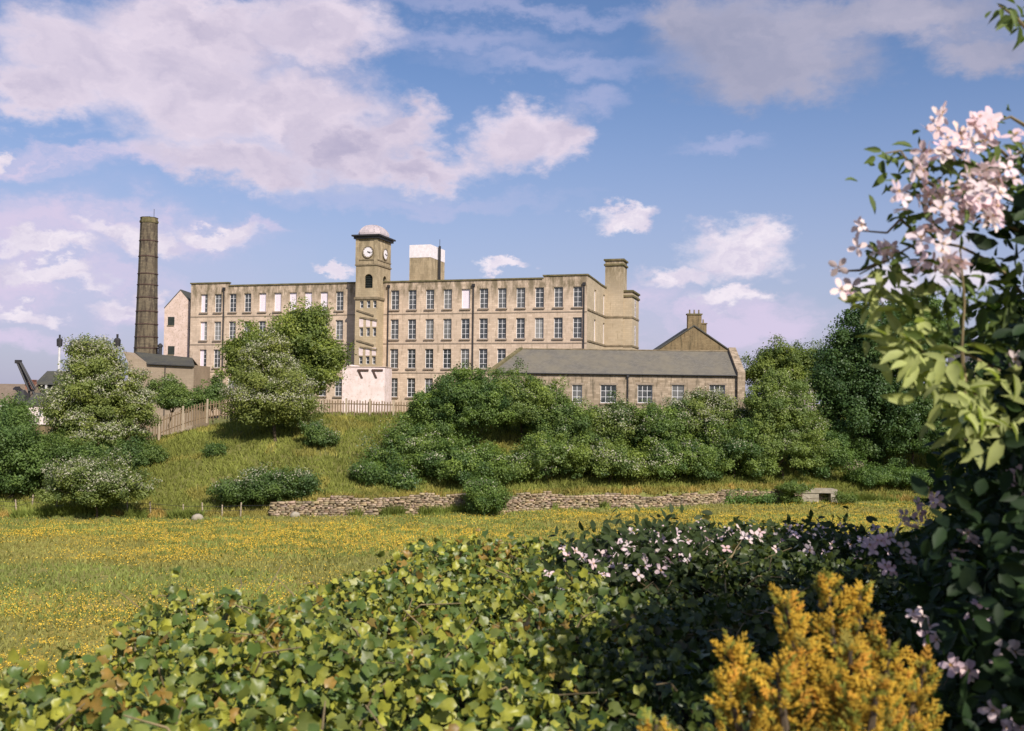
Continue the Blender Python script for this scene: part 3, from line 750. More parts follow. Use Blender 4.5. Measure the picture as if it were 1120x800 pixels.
def clock(side):
    rad = .76
    if side == 'front': cx_, cz_ = fac(402.9, 275.8, -PR); org = Vector((cx_, -PR, cz_)); rz_ = 0
    else: org = Vector((tx1, -PR+TD*.55, tz_(275.8))); rz_ = math.pi/2
    f = MB(); f.bar((0, 0, 0), (0, -.10, 0), rad, rad, 32); o = f.build('clock_face', M['white'], tower, org); o.rotation_euler = (0, 0, rz_)
    g = MB()
    for k in range(40):
        a0, a1 = 2*math.pi*k/40, 2*math.pi*(k+1)/40
        p = lambda a, r_, y: (r_*math.sin(a), y, r_*math.cos(a))
        g.quad(p(a0, rad*.98, -.16), p(a1, rad*.98, -.16), p(a1, rad*1.17, -.16), p(a0, rad*1.17, -.16))
        g.quad(p(a0, rad*1.17, -.16), p(a1, rad*1.17, -.16), p(a1, rad*1.17, 0), p(a0, rad*1.17, 0))
        g.quad(p(a0, rad*.98, -.16), p(a1, rad*.98, -.16), p(a1, rad*.98, 0), p(a0, rad*.98, 0))
    o2_ = g.build('clock_rim', M['trim'], tower, org); o2_.rotation_euler = (0, 0, rz_)
    h = MB()
    def hand(deg, l_, w_):
        a = R(deg); d = Vector((math.sin(a), 0, math.cos(a))); q = Vector((math.cos(a), 0, -math.sin(a)))
        b0 = d*-.12; h.add([b0-q*w_+Vector((0, -.13, 0)), b0+q*w_+Vector((0, -.13, 0)), d*l_+q*w_*.4+Vector((0, -.13, 0)), d*l_-q*w_*.4+Vector((0, -.13, 0))], [(0, 1, 2, 3)])
    hand(98, .72, .05); hand(123, .46, .075)
    for k in range(12):
        a = R(30*k); d = Vector((math.sin(a), 0, math.cos(a))); q = Vector((math.cos(a), 0, -math.sin(a))); y = Vector((0, -.115, 0))
        h.add([d*.62-q*.035+y, d*.62+q*.035+y, d*.78+q*.035+y, d*.78-q*.035+y], [(0, 1, 2, 3)])
    o3 = h.build('clock_hand', M['iron'], tower, org); o3.rotation_euler = (0, 0, rz_)
clock('front'); clock('side')

# ------------------------------------------------------------------ other buildings
def simple_window(parent, x, y, z, w_, h_, nx=2, nz=2, rz=0, glass_only=False):
    f, p_, b_, s_ = window_mesh(w_, h_, nx, nz)
    o = link('window', f, parent, (x, y, z)); o.rotation_euler = (0, 0, rz); link('pane', p_, o); return o
def gable_house(name, label, cat, pL, pR, Y, py_eave, py_ridge, depth, wallm, roofm, rz=0.0, ridge='x', group=None, base_z=None, over=.25):
    """px extents at depth Y; ridge along x (roof slope faces us) or along y (gable faces us)"""
    a = P(pL, py_eave, Y); b_ = P(pR, py_eave, Y); r_ = P((pL+pR)/2, py_ridge, Y+(depth/2 if ridge == 'x' else 0))
    cx = (a.x+b_.x)/2; bz = base_z if base_z is not None else hz(cx, Y)
    root = empty(name, (cx, Y, bz), rz); tag(root, label, cat, group)
    hw = (b_.x-a.x)/2; ze = (a.z+b_.z)/2-bz; zr = r_.z-bz
    w_ = MB()
    if ridge == 'x':
        w_.prismx([(0, -1), (depth, -1), (depth, ze), (depth/2, zr), (0, ze)], -hw, hw)
        rf = MB().prismx([(-over, ze-.12), (depth/2, zr+.0), (depth+over, ze-.12), (depth+over, ze+.06), (depth/2, zr+.2), (-over, ze+.06)], -hw-over*.6, hw+over*.6)
    else:
        w_.prism([(-hw, -1), (hw, -1), (hw, ze), (0, zr), (-hw, ze)], 0, depth)
        rf = MB().prism([(-hw-over, ze-.15), (0, zr), (hw+over, ze-.15), (hw+over, ze+.05), (0, zr+.2), (-hw-over, ze+.05)], -over*.5, depth+over*.5)
    w_.build('wall', wallm, root); rf.build('roof', roofm, root)
    return root, hw, ze, zr
# long low weaving shed in front of the mill
YB = 126.0
def rel(o, px, py, Y): p = P(px, py, Y); return p.x-o.x, p.z-o.z
shed_o = Vector((P(670, 440, YB).x, YB, 8.75))
shed = empty('stone_shed', shed_o); tag(shed, 'long single storey stone shed with grey slate roof in front of the mill', 'shed')
xl, ze1 = rel(shed_o, 536, 407.5, YB); xr, ze2 = rel(shed_o, 806, 409.5, YB); ze = (ze1+ze2)/2
RD = 5.0; xlr, zr1 = rel(shed_o, 571, 383.5, YB+RD); xrr, zr = rel(shed_o, 806, 385, YB+RD); zr = (zr+zr1)/2
wh = []
for (a, b_) in ((626, 636.5), (657, 674), (697.5, 713.5), (735, 748), (776, 793)):
    x0, zt = rel(shed_o, a, 421, YB); x1, zb = rel(shed_o, b_, 441, YB); wh.append((x0, x1, zb, zt))
mb = MB(); wall_holes(mb, idt, xl, xr, -1, ze, wh, .25)
mb.quad((xr, 0, -1), (xr, 2*RD, -1), (xr, 2*RD, ze), (xr, RD, zr), (xr, 0, ze))
mb.quad((xl, 0, -1), (xl, 0, ze), (xlr, RD, zr), (xlr, RD, -1)); mb.quad((xlr, RD, -1), (xlr, RD, zr), (xlr, 2*RD, ze), (xlr, 2*RD, -1))
mb.quad((xlr, 2*RD, -1), (xr, 2*RD, -1), (xr, 2*RD, ze), (xlr, 2*RD, ze))
mb.build('wall', M['rubble'], shed)
rf = MB().add([(xl, -.22, ze-.06), (xr, -.22, ze-.06), (xr, RD, zr+.1), (xlr, RD, zr+.1), (xr, 2*RD+.2, ze), (xlr, 2*RD+.2, ze),
               (xl, -.22, ze-.2), (xr, -.22, ze-.2)], [(0, 1, 2, 3), (3, 2, 4, 5), (6, 7, 1, 0)])
rf.build('roof', M['slate'], shed)
MB().bar((xl, -.27, ze-.13), (xr, -.27, ze-.13), .09).build('gutter', M['iron'], shed)
MB().bar((xlr, RD, zr+.14), (xr, RD, zr+.14), .1).build('ridge', M['trim'], shed)
# gable copings at both ends
q = MB().add([(xl-.35, -.45, ze-.55), (xl+.12, -.45, ze-.55), (xl+.12, -.45, ze+.15), (xl-.35, -.45, ze+.15), (xlr-.35, RD, zr+.0), (xlr+.12, RD, zr+.0), (xlr+.12, RD, zr+.32), (xlr-.35, RD, zr+.32)],
             [(0, 1, 2, 3), (4, 7, 6, 5), (3, 2, 6, 7), (0, 3, 7, 4), (1, 5, 6, 2), (0, 4, 5, 1)])
q.build('gable_coping', M['coping'], shed)
q = MB().prismx([(-.5, -1), (2*RD+.5, -1), (2*RD+.5, ze+.3), (RD, zr+.65), (-.5, ze+.3)], xr+.002, xr+.95)
q.build('gable_coping', M['rubble'], shed)
for i, (a, b_, c, d) in enumerate(wh):
    f, p_, bl_, s_ = window_mesh(b_-a, d-c, 3 if b_-a > 1.7 else 2, 3)
    o = link('window', f, shed, (a, .16, c)); link('pane', p_, o); MB().box(-.12, b_-a+.12, -.3, 0, -.2, 0).build('sill', M['sill'], o)
    MB().box(a-.2, b_+.2, -.04, .0, d, d+.26).build('lintel', M['sill'], shed)
xx, _ = rel(shed_o, 686.5, 420, YB); MB().bar((xx, -.16, -1), (xx, -.16, ze-.1), .09).box(xx-.15, xx+.15, -.3, 0.0, ze-.5, ze-.2).build('drainpipe', M['iron'], shed)
# house gable behind the shed
hs, hw, zeh, zrh = gable_house('gritstone_house', 'brown stone house gable with chimney stacks rising behind the shed roof', 'house', 717, 801, 152, 386, 357, 9, M['gable'], M['slate_d'], ridge='y', base_z=8.6, over=.35)
cs = MB().box(-.95, 1.15, 0.05, 1.0, zrh-.8, zrh+1.75); k = cs.build('chimney', M['gable'], hs, (0, 0, 0))
MB().box(-1.08, 1.28, -.08, 1.13, zrh+1.75, zrh+1.95).build('cap', M['coping'], k)
pt = MB(); [pt.ring([(.13, zrh+1.95), (.11, zrh+2.5), (.14, zrh+2.55)], 10, xx, .5) for xx in (-.6, .1, .8)]; pt.build('chimney_pot', M['trim'], k)
cs = MB().box(1.5, 2.4, 2.5, 3.4, zrh-1.8, zrh+.55).box(1.4, 2.5, 2.4, 3.5, zrh+.55, zrh+.7); k = cs.build('chimney', M['gable'], hs)
MB().ring([(.13, zrh+.7), (.11, zrh+1.3)], 10, 1.95, 2.95).build('chimney_pot', M['trim'], k)
# white lean-to wall before the tower
wo = P(400, 440, 133); wo = Vector((wo.x, 133, 8.7))
ws = empty('white_outbuilding', wo, -TH*.4); tag(ws, 'low whitewashed outbuilding at the foot of the clock tower', 'outbuilding')
xa, z1_ = rel(wo, 374, 398, 133); xb, _ = rel(wo, 421.5, 401, 133); xc, z3_ = rel(wo, 388, 401.5, 133)
MB().prism([(xa, -1), (xb, -1), (xb, z3_-.1), (xc, z3_), (xc-.6, z1_-.1), (xa, z1_-.4)], 0, 4).build('wall', M['render'], ws)
MB().box(xa-.05, xb+.05, -.08, 4.1, z3_-.001, z3_+.09).build('coping', M['pale_st'], ws)
bk = MB()
for pa in (391, 407):
    xx, zz = rel(wo, pa, 405, 133); bk.box(xx, xx+1.5, -.14, -.0, zz-.12, zz+.12); bk.prism([(xx+.05, zz-.1), (xx+.3, zz-.1), (xx+.75, zz-1.05), (xx+.5, zz-1.05)], -.12, -.001)
bk.build('bracket', M['rust'], ws)
# pale gabled annexe at the far left end of the mill
an, hw, zea, zra = gable_house('pale_annexe', 'faded pinkish gabled annexe with small dark windows at the far end of the mill', 'building', 180, 214, 158, 337, 318, 14, M['pale_st'], M['slate_d'], ridge='y', base_z=8.0, over=.05)
for py in (347, 379):
    a = P(183.5, py+9, 158); o = MB().box(0, 1.05, -.02, .1, 0, 1.35).build('window', M['dark'], an, (a.x-an.location.x, 0, a.z-8.0))
    MB().box(-.12, .97, -.1, 0, -.14, 0).build('sill', M['trim'], o)
p0 = P(207, 400, 157.5); MB().bar((p0.x-an.location.x, -.2, 0), (p0.x-an.location.x, -.2, zea+1.4), .2).build('drainpipe', M['iron'], an)
# low workshop before the chimney
ho = P(176, 420, 146); ho = Vector((ho.x, 146, 7.0))
wk = empty('low_workshop', ho); tag(wk, 'low brown stone workshop with dark roof beside the mill chimney foot', 'workshop')
xa, zea = rel(ho, 140, 404, 146); xb, zeb = rel(ho, 214, 403, 146); xr1, zr1 = rel(ho, 146, 386, 150); xr2, zr2 = rel(ho, 209, 392, 150); xe1, _ = rel(ho, 161, 398, 146)
xk, zk = rel(ho, 162, 397.5, 146); xk2, zk2 = rel(ho, 212, 399.5, 146)
MB().prism([(xa, -2), (xk, -2), (xk, zk), (xr1, zr1), (xa, zea+.9)], 0, 8).build('end_wall', M['brown_w'], wk)
MB().box(xk, xk2, .02, 8, -2, zk2).build('wall', M['brown_w'], wk)
MB().add([(xk-.1, -.25, zk), (xk2+.2, -.25, zk2-.05), (xr2, 4.5, zr2+.1), (xr1, 4.5, zr1+.15), (xr1, 8, zk), (xr2, 8, zk2), (xk-.1, -.25, zk-.2), (xk2+.2, -.25, zk2-.25)],
         [(0, 1, 2, 3), (3, 2, 5, 4), (6, 7, 1, 0)]).build('roof', M['slate_d'], wk)
MB().bar((xk, -.3, zk-.15), (xk2, -.3, zk2-.2), .09).bar((0.6, -.12, 0), (0.6, -.12, zk2-.2), .07).build('gutter', M['iron'], wk)
# tall mill chimney
YC = 165.0; cb = P(159.5, 388, YC); co = Vector((cb.x, YC, 7.5))
ch = empty('mill_chimney', co); tag(ch, 'tall tapering octagonal sooty stone chimney bound with iron bands', 'chimney')
ct = P(161.5, 238.5, YC); zt = ct.z-7.5; zb_ = cb.z-7.5; k = pxm(YC); rb0 = 12.1*k; rt = 8.7*k
def cr(z): f = (z-zb_)/(zt-zb_); return rb0+(rt-rb0)*min(1, max(-.3, f))**.85 if f > 0 else rb0+(rb0-rt)*-f
prof = [(cr(z)*1.04, z) for z in np.linspace(-1, zt-.9, 14)]
MB().ring(prof, 8, 0, 0, R(22.5-8)).build('shaft', M['chim'], ch)
MB().ring([(rt*1.12, zt-.9), (rt*1.16, zt-.55), (rt*1.06, zt-.5), (rt*1.06, zt-.1), (rt*1.12, zt)], 8, 0, 0, R(22.5-8)).build('cap', M['coping'], ch)
for py in (264, 281, 300, 312, 326, 341, 355, 369, 381):
    z = P(160, py, YC).z-7.5; r_ = cr(z)*1.04
    MB().ring([(r_+.02, z-.08), (r_+.09, z-.08), (r_+.09, z+.08), (r_+.02, z+.08)], 8, 0, 0, R(22.5-8), cap=False).build('band', M['rust'], ch)
MB().bar((rt*.6, 0, zt), (rt*.6, 0, zt+1.5), .04).bar((-rt*.3, rt, zt-.3), (-rt*.3, rt*.9, zt+.5), .05).build('lightning_rod', M['iron'], ch)
sp2 = P(175, 388, 152); st_ = empty('roof_vent', (sp2.x, 152, 8)); tag(st_, 'small dark vent stack on the workshop roof by the chimney', 'vent')
zq = P(175, 380, 152).z-8; MB().ring([(.3, 0), (.3, zq), (.42, zq+.05), (.42, zq+.3), (.1, zq+.6)], 8).build('stack', M['iron'], st_)
# far left cluster
hA, hw, ze_, zr_ = gable_house('terrace_house', 'brown roofed stone terrace at the left edge of the view', 'house', -40, 27, 190, 441, 421, 9, M['brown_w'], M['slate_b'], base_z=4.0)
for xx in (-3.5, 1.2, 3.2):
    simple_window(hA, xx, -.04, ze_-1.9, 1.1, 1.4, 1, 1)
cs = MB().box(hw-1.5, hw-.1, 3.2, 4.8, ze_, zr_+.9).box(hw-1.6, hw, 3.1, 4.9, zr_+.9, zr_+1.05).build('chimney', M['brick'], hA)
hB, hw, ze_, zr_ = gable_house('white_house', 'small white rendered cottage with dark slate roof and narrow window', 'house', 28.5, 72, 178, 443.5, 431, 7, M['render'], M['slate_d'], base_z=3.8)
a = P(42.5, 456, 178)
for dx in (0, .62): simple_window(hB, a.x-hB.location.x+dx, -.04, a.z-3.8, .48, 1.35, 1, 1)
# works building with a hipped roof
wo2 = P(58, 440, 196); hC = empty('works_building', (wo2.x, 196, 4.0)); tag(hC, 'dark open sided works building with hipped slate roof behind the white cottage', 'building')
x0 = P(37, 421, 196).x-wo2.x; x1 = P(98, 421, 196).x-wo2.x; ze_ = P(60, 421, 196).z-4; zr_ = P(60, 406, 200).z-4; xr0 = P(50, 421, 200).x-wo2.x; xr1 = P(86, 421, 200).x-wo2.x
MB().add([(x0, 0, ze_), (x1, 0, ze_), (x1, 9, ze_), (x0, 9, ze_), (xr0, 4.5, zr_), (xr1, 4.5, zr_)], [(0, 1, 5, 4), (1, 2, 5), (2, 3, 4, 5), (3, 0, 4), (0, 3, 2, 1)]).build('roof', M['slate_d'], hC)
MB().box(x0+.4, x1-.4, .6, 8.5, -1, ze_-.01).build('wall', M['dark'], hC)
pb3 = MB(); [pb3.box(xx, xx+.35, .1, .45, -1, ze_) for xx in np.linspace(x0+.1, x1-.5, 6)]; pb3.box(x0, x1, .05, .3, ze_-2.6, ze_-2.3); pb3.build('post', M['steel'], hC)
hD, hw, ze_, zr_ = gable_house('red_brick_house', 'red brick house half hidden behind the big white hawthorn', 'house', 78, 112, 150, 424, 410, 8, M['brick'], M['slate_d'], base_z=3.6, ridge='y')
# dark lattice jib
ja = P(20.5, 396, 188); jb = P(35.5, 427, 188); jc = P(38, 440, 188)
cj = empty('loading_crane', (jc.x, 188, 4)); tag(cj, 'dark lattice crane jib slanting up against the sky', 'crane')
jr = lambda p: Vector((p.x-jc.x, 0, p.z-4))
A_, B_, Cc = jr(ja), jr(jb), jr(jc)
jj = MB(); off_ = [(Vector((.35, .4, .15))), Vector((-.35, .4, -.15)), Vector((.35, -.4, .15)), Vector((-.35, -.4, -.15))]
for o_ in off_: jj.bar(A_+o_*.6, B_+o_*1.1, .17)
for i in range(9):
    f0, f1 = i/9, (i+1)/9; jj.bar(A_.lerp(B_, f0)+off_[i % 4]*.8, A_.lerp(B_, f1)+off_[(i+1) % 4]*.8, .06)
jj.box(A_.x-.55, A_.x+.4, -.45, .45, A_.z-.3, A_.z+.35); jj.build('jib', M['iron'], cj)
MB().bar(B_, Cc+Vector((1.2, 0, -2)), .25).bar(B_+Vector((-.6, 0, 0)), (B_.x-.6, 0, -1), .25).bar(B_+Vector((1, 0, -2)), (B_.x+1.2, 0, -1), .2).build('mast', M['iron'], cj)
pc = jr(P(25, 436, 188)); MB().ring([(1.3, pc.z-2.2), (1.9, pc.z-1), (1.2, pc.z+.6), (.4, pc.z+1.6)], 7, pc.x, 0).build('hopper', M['iron'], cj)
# two white flues
for px_, Yf, lab in ((63.4, 205, 'slim white flue with black tip above the dark works roof'), (126.6, 175, 'slim white flue with black tip rising beside the hawthorn crown')):
    a = P(px_, 440, Yf); fl = empty('white_flue', (a.x, Yf, 4)); tag(fl, lab, 'flue', 'slim white flues with black tips')
    zt_ = P(px_, 370, Yf).z-4; zk_ = P(px_, 379, Yf).z-4
    MB().bar((0, 0, -1), (0, 0, zk_), .28, .24, 10).build('pipe', M['steel'], fl)
    MB().ring([(.55, zk_), (.6, zt_-.3), (.35, zt_)], 10).bar((0, 0, zt_), (0, 0, zt_+.7), .2).build('cowl', M['iron'], fl)
# far right roofs
hE, hw, ze_, zr_ = gable_house('white_gabled_house', 'distant house with white gable among the trees behind the climber', 'house', 1062, 1078, 170, 385, 372, 9, M['render'], M['slate_d'], ridge='y', base_z=7)
hF, hw, ze_, zr_ = gable_house('long_low_barn', 'long low grey roofed barn glimpsed past the flowering climber', 'barn', 1040, 1150, 128, 414, 403, 8, M['brown_w'], M['slate'], base_z=7)
hG, hw, ze_, zr_ = gable_house('white_walled_shed', 'small white walled shed peeping between the trees', 'shed', 868, 892, 132, 433, 427, 4, M['render'], M['slate'], base_z=8)
# old brick garden wall low on the left
a = P(25, 490, 128); gw = empty('garden_wall', (a.x, 128, 3.5)); tag(gw, 'low brown stone boundary wall below the white cottage', 'wall')
x1 = P(75, 490, 128).x-a.x; zt_ = P(50, 466, 128).z-3.5
MB().box(-6, x1+8, 0, .4, -1, zt_).build('wall', M['gable'], gw); MB().box(-6, x1+8, -.06, .46, zt_, zt_+.14).build('coping', M['coping'], gw)

# ------------------------------------------------------------------ paling fence along the top of the bank
fp_px = [(148, 489), (175, 478), (205, 466), (226, 460), (245, 458), (300, 458.5), (345, 458.5), (400, 459), (455, 461), (480, 462)]
FY = [109, 110, 111, 112, 112.5, 113, 113, 113, 113.5, 114]
pts = [P(a, b_, y) for (a, b_), y in zip(fp_px, FY)]
fb = pts[0]
fence = empty('paling_fence', fb); tag(fence, 'weathered wooden paling fence along the top of the grassy bank', 'fence')
seg = []; tot = 0
for i in range(len(pts)-1): L_ = (pts[i+1]-pts[i]).length; seg.append((tot, tot+L_, pts[i], pts[i+1])); tot += L_
def along(s):
    for a, b_, p, q in seg:
        if s <= b_: return p.lerp(q, (s-a)/(b_-a))-fb, (q-p).normalized()
    return pts[-1]-fb, (pts[-1]-pts[-2]).normalized()
pal = MB(); s = 0.0; rr = random.Random(3)
def obox(mb_, c, d, w_, th, z0, z1, tp=0, front=0.0, lean=0.0):
    n_ = Vector((d.y, -d.x, 0)).normalized(); dd = Vector((d.x, d.y, 0)).normalized()
    vs = []
    for (zz, sh) in ((z0, 0), (z1, lean)):
        for (u, v_) in ((-1, 0), (1, 0), (1, 1), (-1, 1)): vs.append(c + dd*(u*w_/2+sh) + n_*(front+th*v_) + Vector((0, 0, zz)))
    if tp:
        vs += [c+dd*lean+n_*front+Vector((0, 0, z1+tp)), c+dd*lean+n_*(front+th)+Vector((0, 0, z1+tp))]
        mb_.add(vs, [(0, 3, 2, 1), (0, 1, 5, 4), (1, 2, 6, 5), (2, 3, 7, 6), (3, 0, 4, 7), (4, 5, 8), (6, 7, 9), (5, 6, 9, 8), (7, 4, 8, 9)])
    else: mb_.add(vs, [(0, 3, 2, 1), (4, 5, 6, 7), (0, 1, 5, 4), (1, 2, 6, 5), (2, 3, 7, 6), (3, 0, 4, 7)])
while s < tot:
    c, d = along(s); obox(pal, c, d, .11+rr.random()*.04, .025, -.1+rr.random()*.1, 2.05+rr.uniform(-.1, .1), .1, .07, rr.uniform(-.03, .03)); s += .31+rr.uniform(-.03, .03)
pal.build('palings', M['wood'], fence)
rl = MB()
for zz in (.45, 1.75):
    s = 0
    while s < tot-2: c, d = along(s); c2, _ = along(min(tot, s+2.4)); rl.bar(c+Vector((0, 0, zz)), c2+Vector((0, 0, zz)), .06, .06, 4); s += 2.4
rl.build('rail', M['wood'], fence)
s = 0
while s < tot:
    c, d = along(s); pb4 = MB(); obox(pb4, Vector((0, 0, 0)), d, .2, .2, -.3, 2.3+rr.uniform(-.05, .15), .05, .1, rr.uniform(-.04, .04)); pb4.build('post', M['wood_p'], fence, c); s += 2.6+rr.uniform(-.15, .15)

# ------------------------------------------------------------------ dry stone wall at the meadow's edge
dw = empty('dry_stone_wall', (0, 98, 0)); tag(dw, 'tumbledown dry stone wall holding back the bank along the meadow', 'wall')
rw = np.random.default_rng(5)
def stones(xa_, xb_, hfun, rng, colr, dens=1.0, yoff=0.0):
    Vs, Fs, Ts, o = [], [], [], 0
    z = 0.0
    zrow = 0.0
    while zrow < 2.2:
        hr = .13+rng.random()*.09; x = xa_ + rng.random()*.3
        while x < xb_:
            wd = .22+rng.random()*.42; hh = hfun(x)
            if zrow < hh and rng.random() < dens:
                yy = float(foot(x))+.1+zrow*.12+rng.normal()*.05+yoff; base_z = hz(x, yy-.4)-.12
                v = np.array([(sx*wd*.5, sy*.22, sz*hr*.5) for sz in (-1, 1) for sx, sy in ((-1, -1), (1, -1), (1, 1), (-1, 1))])
                v += rng.normal(size=(8, 3))*np.array([.02, .035, .016])
                a = rng.normal()*.05; ca, sa = math.cos(a), math.sin(a); v = v@np.array([[ca, 0, sa], [0, 1, 0], [-sa, 0, ca]])
                v += np.array([x+wd/2, yy+.1, base_z+zrow+hr/2])
                Vs.append(v-np.array([0, 98, 0])); Fs.append(np.array([(0, 3, 2, 1), (4, 5, 6, 7), (0, 1, 5, 4), (1, 2, 6, 5), (2, 3, 7, 6), (3, 0, 4, 7)])+o); o += 8
                c_ = colr*(.55+.75*rng.random())*np.array([1, 1+rng.normal()*.03, 1+rng.normal()*.08]); Ts.append(np.tile(c_, (8, 1)))
            x += wd+.01
        zrow += hr
    return np.concatenate(Vs), np.concatenate(Fs), np.concatenate(Ts)
m, t, b = new_mat('loose wall stone', .95, .1)
at = t.nodes.new('ShaderNodeAttribute'); at.attribute_name = 'tint'
c_ = mixc(t, 1.0, (0.33, 0.25, 0.165, 1), at.outputs['Color'], 'MULTIPLY'); c_ = mixc(t, tnoise(t, 2.5, 6, .7, None, .5, .7), c_, (.13, .12, .07)); t.links.new(c_, b.inputs['Base Color']); bump(t, b, tnoise(t, 7, 5, .7), .6, .03); M['loose'] = m
xw0, xw1 = -21.5, 34.2
def wh_(x): return (1.55+.35*float(vnoise(x, 3, 2.6))-.5*max(0, (-14-x)/7) - (.45 if 1 < x < 34 else 0)*min(1, (x-1)/8 if x > 1 else 0)+.34*float(vnoise(x, 9, .9))-.12)
V, Fc, T = stones(xw0, xw1, wh_, rw, np.array([1, 1, 1]))
link('stonework', np_mesh('stonework', V, Fc, M['loose'], T), dw)
bkw = MB(); xx = xw0
while xx < xw1-1:
    y0, y1 = float(foot(xx))+.32+.06, float(foot(xx+1))+.32+.06; hh = max(.2, min(wh_(xx), wh_(xx+1))-.25)
    z0 = min(hz(xx, y0), hz(xx+1, y1))-.6; zz = hz(xx, y0-.8)+hh
    bkw.add([(xx, y0-98, z0), (xx+1, y1-98, z0), (xx+1, y1-98, zz), (xx, y0-98, zz), (xx, y0-98+.5, z0), (xx+1, y1-98+.5, z0), (xx+1, y1-98+.5, zz), (xx, y0-98+.5, zz)], [(0, 1, 2, 3), (3, 2, 6, 7), (4, 7, 6, 5), (0, 3, 7, 4), (1, 5, 6, 2)]); xx += 1
bkw.build('wall_core', M['dstone'], dw)
# concrete culvert at the wall end
g = P(903, 549, 108.2); cu = empty('concrete_culvert', (g.x, 108.2, hz(g.x, 107)-.05)); tag(cu, 'square concrete culvert mouth at the end of the stone wall', 'culvert')
k = pxm(108.2)
MB().box(-26*k, 12*k, -.3, 1.6, 11*k, 15*k).box(-26*k, -8*k, -.2, 1.6, -.5, 11*k).box(5*k, 12*k, -.25, 1.6, -.5, 11*k).box(-8*k, 5*k, 1.2, 1.55, -.5, 11*k).build('headwall', M['conc'], cu)
MB().box(-8*k, 5*k, .9, 1.1, -.4, 11*k).build('opening', M['dark'], cu)
# fallen pale stones on the grass below the bank
for (px_, py_, sx, sz, lab) in ((216, 569, .55, .3, 'pale boulder lying in the meadow grass below the bank'), (323, 566, .5, .28, 'pale fallen stone before the collapsed end of the wall'), (934, 515, 1.5, .75, 'tan boulder under the trees past the culvert')):
    g = ground_hit(px_, py_); rs = np.random.default_rng(int(px_)); st2 = MB()
    prof = [(.05, 0), (.9, .02), (1.0, .35), (.75, .8), (.3, 1.0)]
    st2.ring(prof, 9); st2.v = [(v[0]*sx*(1+rs.normal()*.1), v[1]*sx*.7*(1+rs.normal()*.1), (v[2]-.12)*sz*2*(1+rs.normal()*.06)) for v in st2.v]
    o = st2.build('boulder', M['conc'] if px_ < 900 else M['dstone'], None, (g.x, g.y, hz(g.x, g.y)), smooth=True); tag(o, lab, 'boulder')
# post and wire fence on the left
posts = [(-8, 560), (18, 561), (35, 556), (62, 560), (100, 562), (139, 563), (165, 563), (201, 566), (222, 566), (243, 566), (263, 565.5), (296, 565)]
wf0 = ground_hit(100, 562); wf = empty('wire_fence', wf0); tag(wf, 'rustic post and wire fence along the foot of the bank', 'fence')
prev = None; wires = MB()
for i, (a, b_) in enumerate(posts):
    g = ground_hit(a, b_); g = Vector((g.x, g.y, hz(g.x, g.y))); hgt = 1.1+.35*rr.random(); ln = rr.uniform(-.12, .12)
    MB().bar((0, 0, -.2), (ln, 0, hgt), .075, .06, 6).build('post', M['wood_p'], wf, g-wf0)
    if prev is not None:
        for zz in (.55, .95): wires.bar(prev+Vector((0, -.05, zz)), g-wf0+Vector((0, -.05, zz)), .018, .018, 4)
    prev = g-wf0
wires.build('wire', M['iron'], wf)

# ------------------------------------------------------------------ grass and flowers
def scatter_grass(name, x, y, hgt, wid, col, label, mat, rng, blades=3):
    z = height(x, y); n = len(x)*blades
    xx = np.repeat(x, blades)+rng.normal(size=n)*.07; yy = np.repeat(y, blades)+rng.normal(size=n)*.07; zz = np.repeat(z, blades)-.02
    H_ = np.repeat(hgt, blades)*(.6+.7*rng.random(n)); W_ = np.repeat(wid, blades)*(.7+.6*rng.random(n)); a = rng.random(n)*math.pi
    lx, ly = rng.normal(size=n)*.4*H_, rng.normal(size=n)*.4*H_
    V = np.empty((n, 3, 3)); V[:, 0] = np.stack([xx-np.cos(a)*W_, yy-np.sin(a)*W_, zz], -1); V[:, 1] = np.stack([xx+np.cos(a)*W_, yy+np.sin(a)*W_, zz], -1); V[:, 2] = np.stack([xx+lx, yy+ly, zz+H_], -1)
    T = np.repeat(np.repeat(col, blades, 0)*(.75+.5*rng.random((n, 1))), 3, 0)
    o = link(name, np_mesh(name, V.reshape(-1, 3), np.arange(n*3).reshape(-1, 3), mat, T)); tag(o, label, 'grass', kind='stuff'); return o
rg = np.random.default_rng(21)
n = 60000; yy = 34+(112-34)*rg.random(n)**.8; xx = (rg.random(n)*2-1)*(.56*yy+3); ok = yy < foot(xx)+.5; xx, yy = xx[ok], yy[ok]
cc = np.array([[.95, 1.0, 1.0]])*(.85+.35*vnoise(xx, yy, 4.)[:, None]); cc = cc*np.where(vnoise(xx*.5, yy, 7.)[:, None] > .6, np.array([[1.2, 1.0, 1.1]]), 1)
scatter_grass('meadow_grass', xx, yy, .2+.12*rg.random(len(xx)), .045+.02*rg.random(len(xx)), cc, 'short olive meadow grass', M['grass'], rg)
n = 60000; xx = -62+130*rg.random(n); yy = foot(xx)+.3+26*rg.random(n)**1.1
cc = np.ones((n, 3))*np.array([.98, .98, .85])*(.75+.5*vnoise(xx, yy, 3.)[:, None]); dry = vnoise(xx, yy, 2.2) > .68; cc[dry] = cc[dry]*np.array([1.4, 1.18, 1.3])
edge = (yy-foot(xx)) < 2.2; cc[edge] *= np.array([1.35, 1.05, 1.2])
scatter_grass('bank_grass', xx, yy, .28+.3*rg.random(n), .05+.03*rg.random(n), cc, 'long rough grass on the bank', M['grass'], rg)
n = 14000; xx = -60+125*rg.random(n); yy = foot(xx)-.35+.5*rg.random(n); ok = (vnoise(xx, yy, 1.7)*.5+vnoise(xx, yy, 5.)*.5 > .50); xx, yy = xx[ok], yy[ok]
